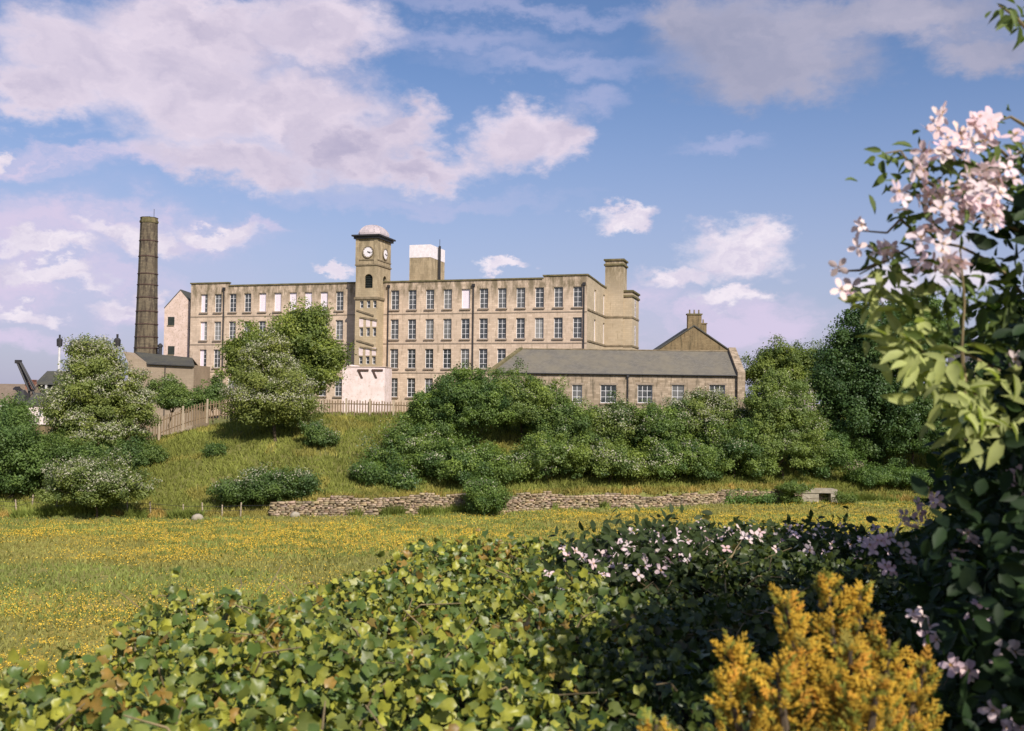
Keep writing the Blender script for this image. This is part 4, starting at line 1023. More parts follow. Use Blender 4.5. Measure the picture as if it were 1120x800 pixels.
scatter_grass('wall_foot_grass', xx, yy, .5+.5*rg.random(len(xx)), .05+.03*rg.random(len(xx)), np.ones((len(xx), 3))*np.array([.85, .95, .8])*(.7+.5*vnoise(xx, yy, 2.)[:, None]), 'tall ragged grass along the foot of the wall', M['grass'], rg)
n = 340000; yy = 34+(112-34)*rg.random(n); xx = (rg.random(n)*2-1)*(.56*yy+3); ok = (rg.random(n) < butter(xx, yy)*.9*sst(.25, .6, vnoise(xx, yy, 1.3))+.015) & (yy < foot(xx)); xx, yy = xx[ok], yy[ok]; n = len(xx)
pos = np.stack([xx, yy, height(xx, yy)+.16+.14*rg.random(n)], -1); nrm = rg.normal(size=(n, 3))*.5+np.array([0, -.35, .8])
V, Fc, T = instance(DIA_V, DIA_F, pos, frames(nrm, rg.random(n)*6), 0.05+.05*rg.random(n), np.ones((n, 3))*(.8+.4*rg.random((n, 1))))
tag(link('buttercup_flowers', np_mesh('buttercup_flowers', V, Fc, M['butter'], T)), 'yellow buttercups thick across the meadow', 'flowers', kind='stuff')

# ------------------------------------------------------------------ trees and bushes
SYC = (1.1, 1.08, .75); HAW = (1.35, 1.22, .95); DK = (.62, .78, .72)
px_plant('sycamore_tree', 'big rounded green sycamore hiding the middle of the mill left wing', 'tree', 318, 452, [(325, 380, 34, 36), (285, 385, 30, 30), (350, 400, 26, 32), (315, 415, 45, 30), (270, 405, 24, 28), (335, 352, 20, 14)], Y=124, col=SYC, leaf=.24, clump=.85, seed=1, trunk=.3, hue=.3, tip=(1.25, 1.2, .9))
px_plant('hawthorn_tree', 'cream flowering hawthorn before the fence in front of the sycamore', 'tree', 300, 486, [(292, 405, 28, 30), (298, 435, 38, 34), (318, 450, 24, 26), (275, 445, 22, 26), (295, 385, 14, 16)], col=HAW, leaf=.17, clump=.6, bloom=.5, seed=2, trunk=.2, hue=.22)
px_plant('hawthorn_tree', 'tall cream flowering hawthorn beside the lower end of the paling fence', 'tree', 105, 520, [(102, 415, 24, 34), (88, 445, 36, 34), (125, 440, 36, 36), (105, 475, 50, 30), (88, 392, 9, 18), (104, 385, 8, 16), (120, 400, 12, 20), (150, 448, 16, 26)], col=(1.3, 1.22, .95), leaf=.17, clump=.5, bloom=.55, seed=3, trunk=.2, hue=.25)
px_plant('low_hawthorn_bush', 'low spreading hawthorn with cream blossom at the meadow edge', 'bush', 105, 568, [(85, 535, 34, 24), (125, 535, 34, 24), (105, 522, 38, 16)], col=(1.0, 1.0, .85), leaf=.15, clump=.5, bloom=.4, seed=4, trunk=.1)
px_plant('green_bush', 'dark green bush at the left edge of the view', 'bush', 8, 550, [(10, 490, 34, 40), (-15, 510, 34, 40), (30, 515, 24, 32)], col=(.72, .9, .75), leaf=.17, clump=.6, seed=5, trunk=.14)
px_plant('green_bush', 'upright young sapling bush between the cottage and the left edge', 'bush', 18, 500, [(16, 462, 16, 22), (5, 475, 22, 24)], col=(.8, .95, .75), leaf=.16, clump=.45, seed=6, trunk=.1)
px_plant('green_bush', 'shadowy low scrub between the two left hand hawthorns', 'bush', 60, 545, [(50, 505, 26, 24), (140, 505, 20, 18), (95, 505, 34, 18)], col=(.7, .85, .7), leaf=.16, clump=.5, seed=7, trunk=.1)
px_plant('green_bush', 'small rounded bush just below the sloping fence', 'bush', 165, 512, [(160, 497, 18, 13), (148, 490, 12, 12)], col=(.9, 1, .8), leaf=.15, clump=.4, seed=8, trunk=.07, bloom=.06)
px_plant('green_shrub', 'bright green shrub behind the sloping fence by the workshop', 'shrub', 185, 455, [(182, 432, 20, 16), (200, 440, 22, 14)], Y=120, col=(.95, 1.05, .8), leaf=.17, clump=.5, seed=9, trunk=.1, bloom=.08)
px_plant('green_shrub', 'narrow shrub against the mill wall beside the sycamore', 'shrub', 235, 452, [(236, 432, 9, 20), (222, 440, 14, 10)], Y=121, col=(.8, .95, .8), leaf=.17, clump=.4, seed=10, trunk=.08)
px_plant('hawthorn_patch', 'dark sprawling hawthorn with a cream flowering top halfway down the bank', 'bush', 292, 556, [(262, 538, 26, 12), (300, 535, 32, 18), (325, 532, 18, 13), (286, 524, 16, 8)], col=(.6, .75, .6), leaf=.15, clump=.45, bloom=.25, seed=11, trunk=.08, bloom_top=.6)
px_plant('green_bush', 'small dark bush low on the bank right of the flowering hawthorn', 'bush', 352, 492, [(352, 480, 15, 11), (340, 470, 10, 8)], col=(.75, .9, .75), leaf=.14, clump=.35, seed=12, trunk=.06, bloom=.05)
px_plant('green_tussock', 'small dark tussock on the open grass bank', 'bush', 240, 501, [(238, 494, 11, 6), (247, 499, 7, 4)], col=(.7, .85, .65), leaf=.13, clump=.3, seed=13, trunk=.03)
sc = [
 ('tall rounded dark green bush at the left of the scrub below the mill', 500, 500, [(500, 446, 36, 40), (474, 462, 30, 36), (524, 440, 28, 32)], (.72, .88, .68), .0),
 ('yellow green bush beside the tallest one below the shed', 570, 490, [(568, 446, 34, 36), (592, 446, 22, 32), (548, 438, 24, 28)], (.95, 1.02, .8), .03),
 ('rough low bush on the bank left of the tall dark bush', 450, 515, [(448, 490, 30, 24), (430, 505, 24, 18)], (.85, 1, .8), .06),
 ('dark low scrub creeping left over the open bank', 408, 532, [(408, 520, 22, 12), (430, 524, 24, 10)], (.62, .8, .65), .02),
 ('wide rough bush on top of the wall below the tall dark bush', 495, 532, [(490, 508, 40, 24), (525, 512, 30, 20)], (.85, 1, .75), .05),
 ('green bush below the left windows of the shed', 630, 500, [(618, 470, 32, 31), (608, 480, 30, 28)], (.85, .98, .8), .10),
 ('cream flecked bush under the shed drainpipe', 680, 500, [(675, 470, 30, 28), (655, 478, 24, 26)], (.95, 1.0, .8), .22),
 ('pointed green bush under the middle shed window', 715, 510, [(712, 480, 28, 32), (728, 470, 18, 24)], (.8, .95, .75), .14),
 ('cream flowering hawthorn bush before the right end of the shed', 770, 505, [(768, 460, 32, 32), (792, 468, 26, 30), (748, 454, 16, 22)], (1.05, 1.05, .85), .5),
 ('olive bush on the wall left of the flowering hawthorn', 600, 531, [(598, 505, 36, 24), (570, 512, 26, 18)], (.9, 1, .75), .08),
 ('bush with cream sprays hanging just above the wall', 665, 531, [(662, 508, 34, 22), (690, 512, 24, 18)], (.95, 1.02, .8), .25),
 ('rounded mid green bush at the wall below the hawthorn', 735, 529, [(735, 505, 34, 22), (760, 508, 26, 20)], (.8, .95, .75), .12),
 ('spreading bush at the right end of the scrub above the wall', 805, 527, [(802, 495, 32, 30), (780, 506, 26, 22), (825, 508, 20, 20)], (.85, .98, .75), .14),
]
for i, (lab, bx_, by_, sp3, cl, bl_) in enumerate(sc):
    px_plant('hillside_bush', lab, 'bush', bx_, by_, sp3, col=cl, leaf=.17, clump=.55, bloom=bl_, seed=30+i, trunk=.12, group='bushes on the bank above the stone wall', hue=.5, ragged=.48, tip=(1.15, 1.12, .9))
px_plant('wall_bush', 'small round bush growing out in front of the stone wall', 'bush', 528, 566, [(524, 538, 16, 18), (536, 550, 17, 15)], col=(.8, .98, .7), leaf=.13, clump=.38, bloom=.06, seed=50, trunk=.05)
px_plant('wall_weeds', 'low green weeds along the wall foot near the culvert', 'plant', 812, 551, [(800, 546, 22, 5), (830, 546, 16, 4)], col=(.7, .95, .7), leaf=.13, clump=.3, seed=51, trunk=.02)
px_plant('poplar_tree', 'slim pale leaved tree beyond the right end of the shed', 'tree', 858, 528, [(838, 450, 24, 34), (862, 448, 24, 34), (868, 488, 32, 34), (835, 485, 24, 30), (846, 418, 10, 16)], col=(1.15, 1.2, .95), leaf=.17, clump=.5, bloom=.12, seed=52, trunk=.14, hue=.3)
px_plant('ash_tree', 'light olive tree in the distance behind the slim pale tree', 'tree', 860, 430, [(858, 396, 26, 18), (838, 408, 24, 18), (884, 404, 24, 20), (870, 422, 34, 22)], Y=158, col=(1.05, 1.05, .7), leaf=.26, clump=.8, seed=53, trunk=.2)
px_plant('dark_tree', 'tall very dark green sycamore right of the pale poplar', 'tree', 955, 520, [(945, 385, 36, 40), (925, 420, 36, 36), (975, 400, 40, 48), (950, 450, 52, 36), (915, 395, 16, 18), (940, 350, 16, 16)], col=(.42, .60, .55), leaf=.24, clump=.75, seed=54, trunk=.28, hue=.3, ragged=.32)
px_plant('green_bush', 'dense green bush at the foot of the dark sycamore', 'bush', 905, 530, [(900, 495, 26, 28), (885, 505, 20, 22)], col=(.7, .9, .68), leaf=.16, clump=.5, seed=55, trunk=.1)
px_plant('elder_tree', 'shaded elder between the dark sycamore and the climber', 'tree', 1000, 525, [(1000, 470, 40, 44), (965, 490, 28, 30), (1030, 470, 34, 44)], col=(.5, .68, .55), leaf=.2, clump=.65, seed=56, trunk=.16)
px_plant('field_maple_tree', 'green tree behind the long low barn', 'tree', 1110, 440, [(1100, 385, 30, 24), (1130, 380, 30, 30)], Y=150, col=(.8, .95, .7), leaf=.24, clump=.8, seed=57, trunk=.2)
px_plant('lime_tree', 'bright topped tree behind the dark sycamore', 'tree', 1000, 430, [(998, 352, 34, 30), (1020, 375, 34, 30)], Y=140, col=(.7, .88, .65), leaf=.22, clump=.75, seed=58, trunk=.2)
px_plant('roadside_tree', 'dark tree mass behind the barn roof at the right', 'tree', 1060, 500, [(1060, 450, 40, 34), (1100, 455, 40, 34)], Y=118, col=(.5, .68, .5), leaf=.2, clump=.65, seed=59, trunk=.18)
px_plant('green_bush', 'low brambles along the far right edge of the meadow', 'bush', 965, 533, [(960, 522, 34, 9), (1000, 524, 30, 10)], col=(.7, .9, .65), leaf=.15, clump=.4, seed=60, trunk=.04)

px_plant('culvert_weeds', 'rough weeds and nettles half hiding the culvert mouth', 'plant', 885, 553, [(866, 546, 10, 4), (924, 546, 10, 5), (868, 534, 18, 3)], col=(.9, 1.0, .7), leaf=.12, clump=.28, seed=61, trunk=.02)
# ------------------------------------------------------------------ garden foreground
IVY_V = np.array([(0, 0, 0), (0, .66, -.12), (.20, .36, .07), (.45, .16, .10), (.42, -.12, .14), (.27, -.40, .02), (0, -.26, -.02), (-.27, -.40, .02), (-.42, -.12, .14), (-.45, .16, .10), (-.20, .36, .07)])
IVY_F = np.array([(0, i, i+1 if i < 10 else 1) for i in range(1, 11)])[:, ::-1]
OVL_V = np.array([(0, 0, 0), (.17, .18, .05), (.24, .45, .06), (.15, .75, .02), (0, 1.0, -.08), (-.15, .75, .02), (-.24, .45, .06), (-.17, .18, .05), (0, .3, -.01), (0, .6, -.015)])
OVL_F = np.array([(0, 1, 8), (1, 2, 8), (2, 9, 8), (2, 3, 9), (3, 4, 9), (4, 5, 9), (5, 6, 9), (6, 8, 9), (6, 7, 8), (7, 0, 8)])
TOPZ = EYE-.84
far_px = [(-120, 790), (-40, 750), (0, 740), (60, 715), (125, 672), (200, 657), (300, 642), (370, 624), (440, 610), (500, 594), (560, 596), (640, 594), (720, 580), (800, 575), (870, 577), (960, 580), (1050, 575), (1200, 575)]
fe = []
for a, b_ in far_px:
    d = ray(a, b_); t_ = (TOPZ-EYE)/d.z; fe.append((d.x*t_, d.y*t_))
poly = [(-1.2, .6)] + fe + [(4.2, .6)]
PX_, PY_ = np.array([p[0] for p in poly]), np.array([p[1] for p in poly])
def inside_dist(x, y):
    """signed distance to the hedge outline, positive inside"""
    n = len(PX_); inside = np.zeros(x.shape, bool); dist = np.full(x.shape, 1e9)
    for i in range(n):
        x0, y0, x1, y1 = PX_[i], PY_[i], PX_[(i+1) % n], PY_[(i+1) % n]
        c = ((y0 > y) != (y1 > y)); xi = (x1-x0)*(y-y0)/((y1-y0) if y1 != y0 else 1e-9)+x0; inside ^= c & (x < xi)
        dx, dy = x1-x0, y1-y0; t_ = np.clip(((x-x0)*dx+(y-y0)*dy)/(dx*dx+dy*dy), 0, 1); dist = np.minimum(dist, np.hypot(x-x0-t_*dx, y-y0-t_*dy))
    return np.where(inside, dist, -dist)
def hedge_z(x, y):
    d = inside_dist(x, y)
    z = TOPZ + (vnoise(x*10, y*10, 3.4)-.5)*.16 + (vnoise(x*10+9, y*10, 1.2)-.5)*.07 - .02
    z = z - .9*(1-np.sqrt(np.clip(1-(1-np.clip(d/.28, 0, 1))**2, 0, 1)))*.35
    return np.where(d < 0, z+d*2.2, z), d
hedge = empty('ivy_hedge', (0, 4, 9.0)); tag(hedge, 'broad ivy covered garden hedge filling the foreground', 'hedge')
HO = np.array([0, 4, 9.0]); rh = np.random.default_rng(77)
# twiggy inside of the hedge
hx_ = np.arange(-3.5, 5, .09); hy_ = np.arange(.3, 9, .09); HX, HY = np.meshgrid(hx_, hy_); HZ, HD = hedge_z(HX.ravel(), HY.ravel())
HZ = np.maximum(HZ-.16, height(HX.ravel(), HY.ravel())-.3)
ii = np.arange(HX.size).reshape(HX.shape); hf = np.stack([ii[:-1, :-1], ii[:-1, 1:], ii[1:, 1:], ii[1:, :-1]], -1).reshape(-1, 4)
kp = HD[hf].min(1) > -.45; M['twigs'] = noisy('hedge twigs', (.022, .02, .012), (.05, .04, .022), 14, .95, .05, .8)
link('twigs', np_mesh('twigs', np.stack([HX.ravel(), HY.ravel(), HZ], -1)-HO, hf[kp], M['twigs'], None, True), hedge)
def ridge_x(y): return .18+.0*y      # left of this the ivy has no shade painted into its tint
n = 165000; x = rh.uniform(-2.6, 4.2, n); y = rh.uniform(.9, 8.2, n)
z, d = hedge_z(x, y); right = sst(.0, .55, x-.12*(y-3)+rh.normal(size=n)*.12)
ok = (d > -.35) & (np.abs(x) < .56*y+.35); x, y, z, d, right = x[ok], y[ok], z[ok], d[ok], right[ok]; n = len(x)
lay = rh.random(n)**1.2; z = z+.06-lay*.30 + np.where(rh.random(n) < .06, rh.random(n)*.08, 0)
sz = np.where(right > .5, .033, .034)*(.45+1.15*rh.random(n)**1.3)
nrm = rh.normal(size=(n, 3))*.62+np.array([0.15, -.6, .55])
tn = np.ones((n, 3)); k_ = rh.random(n)
tn *= (.75+.6*rh.random((n, 1)))
tn = np.where((k_ < .42)[:, None], tn*np.array([2.0, 1.7, 1.1]), tn)                 # young yellow-green leaves
tn = np.where(((k_ > .42) & (k_ < .76))[:, None], tn*np.array([.5, .68, .7]), tn)     # old dark leaves
brown = (vnoise(x*10, y*10, 2.4) > .74) & (rh.random(n) < .35) | (rh.random(n) < .012)
tn = np.where(brown[:, None], np.array([2.0, 1.0, 1.0])*(.7+.5*rh.random((n, 1))), tn)
tn = np.where((right > .5)[:, None], tn*np.array([.19, .26, .34]), tn)  # darker clematis leaves, with the hedge's shade painted into their tint as well
pos = np.stack([x, y, z], -1)-HO
fr = frames(nrm, rh.random(n)*6.28)
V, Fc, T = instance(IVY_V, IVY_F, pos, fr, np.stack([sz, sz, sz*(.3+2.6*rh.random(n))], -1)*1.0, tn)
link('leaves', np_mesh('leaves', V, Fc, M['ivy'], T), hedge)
tw = MB()
for i in range(200):
    xx = rh.uniform(-1.5, 1.2); yy = rh.uniform(1.8, 6.2)
    if float(inside_dist(np.array([xx]), np.array([yy]))[0]) < .1: continue
    zz = float(hedge_z(np.array([xx]), np.array([yy]))[0][0]); a = rh.random()*6.28; L_ = .1+.25*rh.random()
    p0 = Vector((xx, yy, zz-.08)); p1 = p0+Vector((math.cos(a)*L_*.5, math.sin(a)*L_*.5, .08+.07*rh.random())); p2 = p1+Vector((math.cos(a+.5)*L_*.5, math.sin(a+.5)*L_*.5, .0+.06*rh.random()))
    tw.path([p0-Vector(HO), p1-Vector(HO), p2-Vector(HO)], [.004, .003, .0018], 4)
tag(tw.build('stem', M['stem'], hedge), kind='stuff')

# a flower of four broad petals
def flower_tpl():
    V, Fs, o = [], [], 0
    pet = np.array([(0, .06, 0), (.2, .28, .05), (.27, .6, .10), (.13, .92, .06), (-.13, .92, .06), (-.27, .6, .10), (-.2, .28, .05), (0, .5, .02)])
    pf = [(7, i, i+1 if i < 6 else 0) for i in range(0, 7)]
    for k in range(4):
        a = k*math.pi/2+.1*(k % 2); ca, sa = math.cos(a), math.sin(a)
        V.append(pet@np.array([[ca, sa, 0], [-sa, ca, 0], [0, 0, 1]])+np.array([0, 0, .012*(k % 2)])); Fs += [(f[0]+o, f[1]+o, f[2]+o) for f in pf]; o += 8
    return np.concatenate(V), np.array(Fs)
FLV, FLF = flower_tpl()
def sta_tpl():
    V, Fs = [], []
    for k in range(10):
        a = k*.63; r_ = .16; V += [(0, 0, .02), (math.cos(a)*r_, math.sin(a)*r_, .2), (math.cos(a+.45)*r_, math.sin(a+.45)*r_, .2)]; Fs.append((3*k, 3*k+1, 3*k+2))
    return np.array(V), np.array(Fs)
STV, STF = sta_tpl()
def flowers(parent, pos, nrm, size, rng, org, tone=1.0):
    n = len(pos); fr = frames(nrm, rng.random(n)*6.28); p = pos-np.array(org)
    S3 = np.stack([size, size, size*rng.uniform(-.6, 2.8, n)], -1)
    V, Fc, T = instance(FLV, FLF, p, fr, S3, np.ones((n, 3))*tone*(.8+.35*rng.random((n, 1)))*np.array([[1, 1, 1]])*(1+rng.normal(size=(n, 3))*.04))
    link('blossom', np_mesh('blossom', V, Fc, M['petal'], T), parent)
    V, Fc, T = instance(STV, STF, p, fr, size*.9, np.ones((n, 3))*(.8+.5*rng.random((n, 1))))
    link('stamens', np_mesh('stamens', V, Fc, M['stamen'], T), parent)
def px_cluster(spec, rng):
    """spec: (px, py, spread_x, spread_y, Y, count)"""
    out = []
    for (a, b_, sx, sy, Y, c) in spec:
        for k in range(int(c*1.8+.3)):
            yy = Y-.10+rng.normal()*.08; p = P(a+rng.normal()*sx, b_+rng.normal()*sy, yy); out.append(tuple(p))
    return np.array(out)
# clematis that trails along the top of the hedge
rc = np.random.default_rng(9)
ct_ = empty('trailing_clematis', (1.2, 6.2, 9.9)); tag(ct_, 'pink flowered clematis trailing along the far top of the hedge', 'climber')
fx = []
for k in range(300):
    px_ = 700+rc.normal()*34 if k < 190 else 640+rc.random()*335; j = np.interp(px_, [p[0] for p in far_px], [p[1] for p in far_px])
    dn = abs(rc.normal())*(12 if px_ < 760 else 6); d = ray(px_, j+dn+2); t_ = (TOPZ+.06+rc.random()*.1-EYE)/d.z
    if t_ > 9: continue
    fx.append((d.x*t_, d.y*t_, TOPZ+.03+rc.random()*.1))
fx = np.array(fx); flowers(ct_, fx, rc.normal(size=fx.shape)*.4+np.array([.1, -.7, .6]), .026+.014*rc.random(len(fx)), rc, (1.2, 6.2, 9.9), .95)
n = 3200; q = fx[rc.integers(0, len(fx), n)]+rc.normal(size=(n, 3))*np.array([.12, .14, .05])-np.array([0, 0, .03])
V, Fc, T = instance(OVL_V, OVL_F, q-np.array((1.2, 6.2, 9.9)), frames(rc.normal(size=(n, 3))*.6+np.array([0, -.4, .6]), rc.random(n)*6.28), .045+.03*rc.random(n), np.ones((n, 3))*(.6+.6*rc.random((n, 1))))
link('leaves', np_mesh('leaves', V, Fc, M['clem'], T*.6), ct_)

# the big climber on the right: dark mass, sunlit sprays and pink flowers
rl_ = np.random.default_rng(15)
CO = (1.9, 2.9, 9.2); cl_ = empty('flowering_climber', CO); tag(cl_, 'tall dark climber with pink blossom and pale young shoots at the right edge', 'climber')
vol = [(1.62, 2.75, 9.9, .50, .55, .95), (2.3, 2.7, 10.2, .8, .8, 1.5), (2.0, 3.4, 9.8, .75, .7, .9), (2.25, 2.2, 11.2, .7, .55, .8), (2.6, 1.7, 10.6, .8, .7, 1.6), (1.45, 3.2, 9.7, .32, .4, .75),
       (1.3, 2.15, 10.3, .40, .35, .75), (1.42, 2.05, 11.0, .36, .32, .55), (1.75, 1.25, 10.35, .45, .35, .8), (3.15, 5.1, 10.7, .85, .8, 1.5), (3.9, 5.4, 11.0, .9, .8, 1.6), (2.8, 4.3, 10.5, .62, .6, 1.35), (1.35, 2.3, 9.6, .4, .4, .5)]  # outer lobes, mostly out of view, added to shade the hedge and lower blooms
Pp, Nn, K = clump_cloud(vol, .8, .18, rl_, leaf=.062, ragged=.2)
# keep the garden view open: nothing left of the plant's own edge
edge_px = np.interp(Pp[:, 2]-EYE, [-1.4, -.9, -.45, -.2, 0.0, .2, .35, .5, .65, .9, 3], [960, 995, 1010, 1032, 1042, 1062, 1080, 1098, 1190, 1300, 1500])
appx = 560+Pp[:, 0]/Pp[:, 1]*F; appx = np.where(Pp[:, 1] < .4, 5000, appx)
kp = appx > edge_px+rl_.normal(size=len(Pp))*12
kp &= ~((Pp[:, 2] > EYE+.15) & (Pp[:, 1] < 3.5) & (appx < 1135) & (rl_.random(len(Pp)) < .25))
kp &= (Pp[:, 1] > .9) | (Pp[:, 0] > 1.2)
Pp, Nn, K = Pp[kp], Nn[kp], K[kp]; n = len(Pp)
tn = np.ones((n, 3))*(.3+.4*rl_.random((n, 1)))*np.array([[.5, .68, .8]]); yg = rl_.random(n) < .10; tn[yg] *= np.array([1.7, 1.6, 1.1])  # dark leaf tint lowered further to paint shade into the mass
V, Fc, T = instance(OVL_V, OVL_F, Pp-np.array(CO), frames(Nn+np.array([0, -.3, 0]), rl_.random(n)*6.28), .032+.032*rl_.random(n), tn)
link('leaves', np_mesh('leaves', V, Fc, M['clem'], T), cl_)
# a few blooms in the shade
sh = np.array([tuple(P(a+rl_.normal()*5, b_+rl_.normal()*5, Y)) for (a, b_, Y) in ((990, 600, 2.6), (1000, 575, 2.6), (975, 625, 2.6), (1045, 610, 2.3), (1060, 590, 2.3), (1072, 660, 2.2), (1068, 672, 2.2), (1008, 675, 2.3), (1015, 690, 2.3), (1045, 730, 2.1), (1065, 738, 2.1), (1100, 720, 2.1), (1088, 790, 1.9), (1115, 795, 1.9), (1118, 610, 2.2), (1118, 535, 2.2), (1010, 555, 2.6), (1020, 545, 2.6), (985, 575, 2.7), (965, 590, 2.8), (955, 600, 2.8), (1112, 520, 2.2)) for _ in range(3)])
top = px_cluster([(1028, 140, 5, 8, 2.15, 3), (1072, 140, 12, 6, 2.1, 5), (1050, 162, 16, 8, 2.1, 7), (1010, 180, 10, 8, 2.1, 3), (1085, 190, 14, 10, 2.05, 8), (1062, 208, 18, 10, 2.1, 9), (1080, 222, 12, 9, 2.0, 6), (1020, 215, 12, 9, 2.1, 5), (1045, 235, 18, 8, 2.1, 7), (992, 222, 6, 6, 2.15, 2), (1088, 240, 10, 8, 2.05, 4),
                  (964, 268, 12, 7, 2.2, 5), (1018, 262, 10, 8, 2.1, 4), (1032, 285, 12, 9, 2.1, 5), (1050, 290, 8, 6, 2.1, 3), (940, 250, 3, 3, 2.2, 1), (914, 295, 3, 3, 2.2, 1), (925, 318, 9, 5, 2.2, 3), (985, 208, 4, 3, 2.2, 1), (1116, 165, 5, 8, 2.1, 3), (1078, 135, 8, 5, 2.1, 3), (1112, 390, 5, 5, 2.05, 1)], rl_)
allf = np.concatenate([sh, top]); flowers(cl_, allf, rl_.normal(size=allf.shape)*.5+np.array([.25, -.75, .4]), .020+.010*rl_.random(len(allf)), rl_, CO)
# twining stems that carry the sprays
def pxp(l_, Y): return [P(a, b_, Y)-Vector(CO) for a, b_ in l_]
stm = MB()
spr = [([(1125, 330), (1090, 290), (1050, 270), (1010, 262), (970, 285), (940, 300)], 2.15), ([(1125, 260), (1085, 235), (1040, 215), (1005, 195), (985, 165), (968, 168)], 2.1),
       ([(1130, 200), (1095, 165), (1060, 150), (1028, 140)], 2.1), ([(1100, 480), (1065, 430), (1030, 400), (990, 370), (970, 340), (955, 318)], 2.1), ([(1120, 420), (1080, 400), (1045, 380), (1020, 400)], 2.05),
       ([(1125, 140), (1105, 128), (1095, 132)], 2.1), ([(1010, 262), (985, 240), (970, 255), (935, 252)], 2.2), ([(970, 285), (940, 296), (912, 297)], 2.2), ([(1040, 215), (1010, 215), (985, 208)], 2.15),
       ([(1060, 470), (1052, 380), (1055, 330), (1050, 270)], 2.0), ([(1130, 40), (1110, 18), (1092, 6)], 2.0)]
for l_, Y in spr:
    q = pxp(l_, Y); MB().path(q, list(np.linspace(.0045, .0015, len(q))), 5).build('stem', M['stem'], cl_)
# woody main stems down to the ground
for (x_, y_) in ((1.7, 2.8), (2.1, 2.6), (1.9, 3.1)):
    stm = MB(); tube_np(stm, Vector((x_, y_, 9.15))-Vector(CO), Vector((x_-.2, y_-.5, 11.0))-Vector(CO), .03, .012, rl_); stm.build('trunk', M['stem'], cl_)
# leaves on the sprays
def spray_leaves(spec, tint, size, rng):
    Pq, Nq = [], []
    for (a, b_, sx, sy, Y, c) in spec:
        for k in range(int(c*1.25)):
            yy = Y+rng.normal()*.07; Pq.append(tuple(P(a+rng.normal()*sx, b_+rng.normal()*sy, yy))); Nq.append(tuple(rng.normal(size=3)*.5+np.array([.1, -.6, .5])))
    Pq, Nq = np.array(Pq), np.array(Nq); n = len(Pq)
    # leaves hang: their long axis leans down and outwards
    nn = unit(Nq); ax = unit(rng.normal(size=(n, 3))*.6+np.array([-.25, -.1, -.35])); t2 = unit(ax-nn*(ax*nn).sum(1, keepdims=True)); t1 = np.cross(t2, nn)
    fr = np.stack([t1, t2, nn], -1); s_ = size*(.6+.7*rng.random(n)); S3 = np.stack([s_*(.6+.3*rng.random(n)), s_, s_*rng.uniform(.6, 2.4, n)], -1)
    return instance(OVL_V, OVL_F, Pq-np.array(CO), fr, S3, np.ones((n, 3))*np.array(tint)*(.7+.6*rng.random((n, 1))))
pale = [(955, 330, 12, 12, 2.1, 16), (985, 372, 18, 12, 2.1, 24), (965, 300, 12, 10, 2.1, 10), (1010, 392, 20, 14, 2.05, 26), (1040, 420, 22, 14, 2.0, 30), (1060, 450, 22, 14, 2.0, 26), (1000, 340, 16, 12, 2.1, 14), (1095, 430, 16, 20, 1.95, 18), (1090, 470, 22, 14, 2.0, 16), (1020, 400, 14, 10, 2.0, 14)]
green = [(985, 172, 14, 8, 2.15, 12), (1010, 185, 18, 12, 2.1, 22), (1040, 200, 26, 16, 2.1, 30), (1075, 175, 26, 14, 2.1, 30), (1000, 240, 16, 10, 2.15, 20), (1060, 240, 28, 16, 2.1, 34), (1105, 200, 14, 36, 2.1, 40), (1000, 290, 24, 14, 2.1, 26), (1040, 320, 26, 16, 2.1, 46), (1075, 340, 24, 20, 2.05, 50), (1030, 350, 26, 12, 2.1, 26), (1105, 330, 14, 30, 2.1, 50), (968, 178, 5, 6, 2.15, 4), (1100, 15, 10, 8, 2.0, 14), (1115, 30, 5, 8, 2.0, 6), (955, 275, 10, 8, 2.2, 8)]
parts = [spray_leaves(pale, (4.2, 3.2, 3.4), .056, rl_), spray_leaves(green, (1.25, 1.2, .9), .038, rl_)]
V, Fc, T = joinm(parts); link('young_leaves', np_mesh('young_leaves', V, Fc, M['clem'], T), cl_)

# golden conifer, close by
rk = np.random.default_rng(33)
def spray_tpl():
    """a tuft of scale-leaved twiglets, 1 unit long along y, forked in all directions"""
    V, Fs = [], []
    def sprig(p, d, L_, w_):
        o = len(V); d = d/np.linalg.norm(d)
        q = np.cross(d, [0, 0, 1.]); q /= np.linalg.norm(q); u = np.cross(q, d)
        ring = [q*w_, u*w_, -q*w_, -u*w_]
        V.extend([p+r*.6 for r in ring]); V.extend([p+d*L_*.6+r for r in ring]); V.append(p+d*L_)
        for i in range(4):
            j = (i+1) % 4; Fs.extend([(o+i, o+j, o+4+j), (o+i, o+4+j, o+4+i), (o+4+i, o+4+j, o+8)])
    sprig(np.zeros(3), np.array([.02, 1., .03]), 1.0, .055)
    for i in range(5):
        f = .15+i*.15
        for s_ in (-1, 1):
            a = R(44-i*3)*s_; d = np.array([math.sin(a), math.cos(a), .28*(1 if (i+(s_ > 0)) % 2 else -1)]); p = np.array([0, f+(.06 if s_ > 0 else 0), 0]); L_ = .5*(1-f*.55); sprig(p, d, L_, .05)
            if i < 3:
                a2 = a+R(36)*s_; sprig(p+d*L_*.4, np.array([math.sin(a2), math.cos(a2), -.25]), L_*.5, .042)
    return np.array(V, dtype=float), np.array(Fs)
SPV, SPF = spray_tpl()
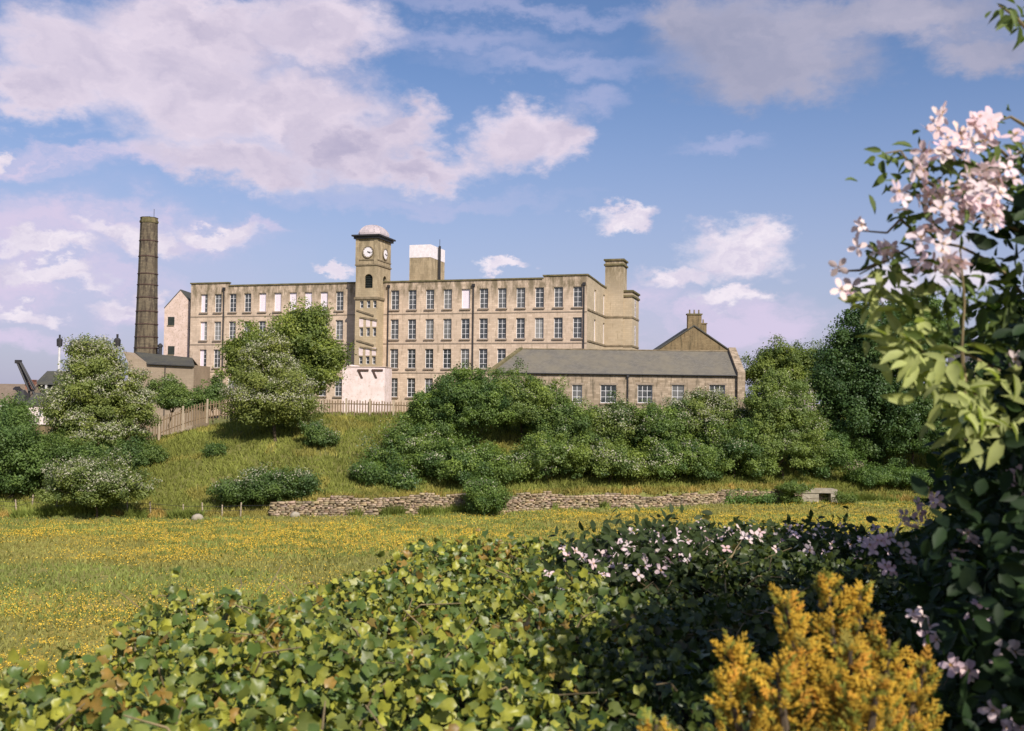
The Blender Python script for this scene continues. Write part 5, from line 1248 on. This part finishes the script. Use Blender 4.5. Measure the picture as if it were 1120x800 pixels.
def conifer(org, tips, label, cones, nper, seed):
    rng = np.random.default_rng(seed); root = empty('golden_conifer', org); tag(root, label, 'conifer')
    Pq, Aq, Nq = [], [], []
    mbt = MB()
    for (bx_, by_, bz_, tx_, ty_, tz2, rad) in cones:     # leader: base -> tip with spread rad
        B0 = np.array([bx_, by_, bz_]); T0 = np.array([tx_, ty_, tz2]); m_ = int(nper*rad*np.linalg.norm(T0-B0)*90)
        f = rng.random(m_)**.8; ang = rng.random(m_)*6.28; rr_ = rad*(1-f)**.75*(.75+.35*rng.random(m_))+.006
        d = np.stack([np.cos(ang), np.sin(ang), np.zeros(m_)], -1)
        Pq.append(B0+(T0-B0)*f[:, None]+d*(rr_*.72)[:, None]); ax = d*(.8-.35*f)[:, None]+np.array([0, 0, .75])+rng.normal(size=(m_, 3))*.22; Aq.append(unit(ax)); Nq.append(d+np.array([0, 0, -.3])+rng.normal(size=(m_, 3))*.4)
        mbt.bar(Vector(B0)-Vector(org), Vector(T0)-Vector(org), .012, .003)
    Pq, Aq, Nq = map(np.concatenate, (Pq, Aq, Nq)); n = len(Pq)
    nn = unit(Nq-Aq*(Nq*Aq).sum(1, keepdims=True)); fr = np.stack([np.cross(Aq, nn), Aq, nn], -1)
    s_ = .028*(.5+.9*rng.random(n)); tn = np.ones((n, 3))*(.75+.45*rng.random((n, 1)))*np.array([[1, 1+0, 1]]); gr = rng.random(n) < .3; tn[gr] *= np.array([.42, .66, .9]); og = rng.random(n) < .15; tn[og] *= np.array([1.0, .82, 1.0])
    V, Fc, T = instance(SPV, SPF, Pq-np.array(org), fr, s_, tn)
    # green inner foliage shows between the golden tips
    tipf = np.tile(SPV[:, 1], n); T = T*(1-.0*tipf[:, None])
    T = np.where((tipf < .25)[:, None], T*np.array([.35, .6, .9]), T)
    link('foliage', np_mesh('foliage', V, Fc, M['gold'], T), root); mbt.build('trunk', M['bark'], root)
    return root
def lead(px0, py0, px1, py1, Y, rad, dy=0):
    a, b_ = P(px0, py0, Y+dy), P(px1, py1+10, Y); return (a.x, a.y, a.z, b_.x, b_.y, b_.z, rad)
k18 = 1.8/F
con = [lead(905, 860, 858, 648, 1.75, 34*k18), lead(925, 860, 905, 628, 1.8, 40*k18), lead(935, 860, 940, 640, 1.8, 42*k18), lead(960, 860, 972, 690, 1.75, 48*k18), lead(975, 870, 1012, 715, 1.8, 42*k18), lead(850, 870, 800, 700, 1.7, 40*k18), lead(830, 870, 795, 740, 1.65, 40*k18),
       lead(900, 880, 880, 700, 1.65, 55*k18), lead(930, 880, 930, 700, 1.6, 60*k18), lead(985, 890, 1000, 745, 1.65, 50*k18), lead(870, 880, 850, 720, 1.6, 50*k18), lead(940, 880, 960, 740, 1.55, 60*k18)]
org = P(920, 1150, 1.8)
conifer((org.x, 1.8, 9.3), None, 'golden yellow dwarf conifer in front of the shaded hedge', con, 88, 1)
org2 = P(722, 1150, 1.6)
conifer((org2.x, 1.6, 9.3), None, 'tip of a second golden conifer at the very bottom of the view', [lead(715, 880, 718, 783, 1.6, 22*k18), lead(745, 880, 740, 797, 1.6, 18*k18)], 88, 2)
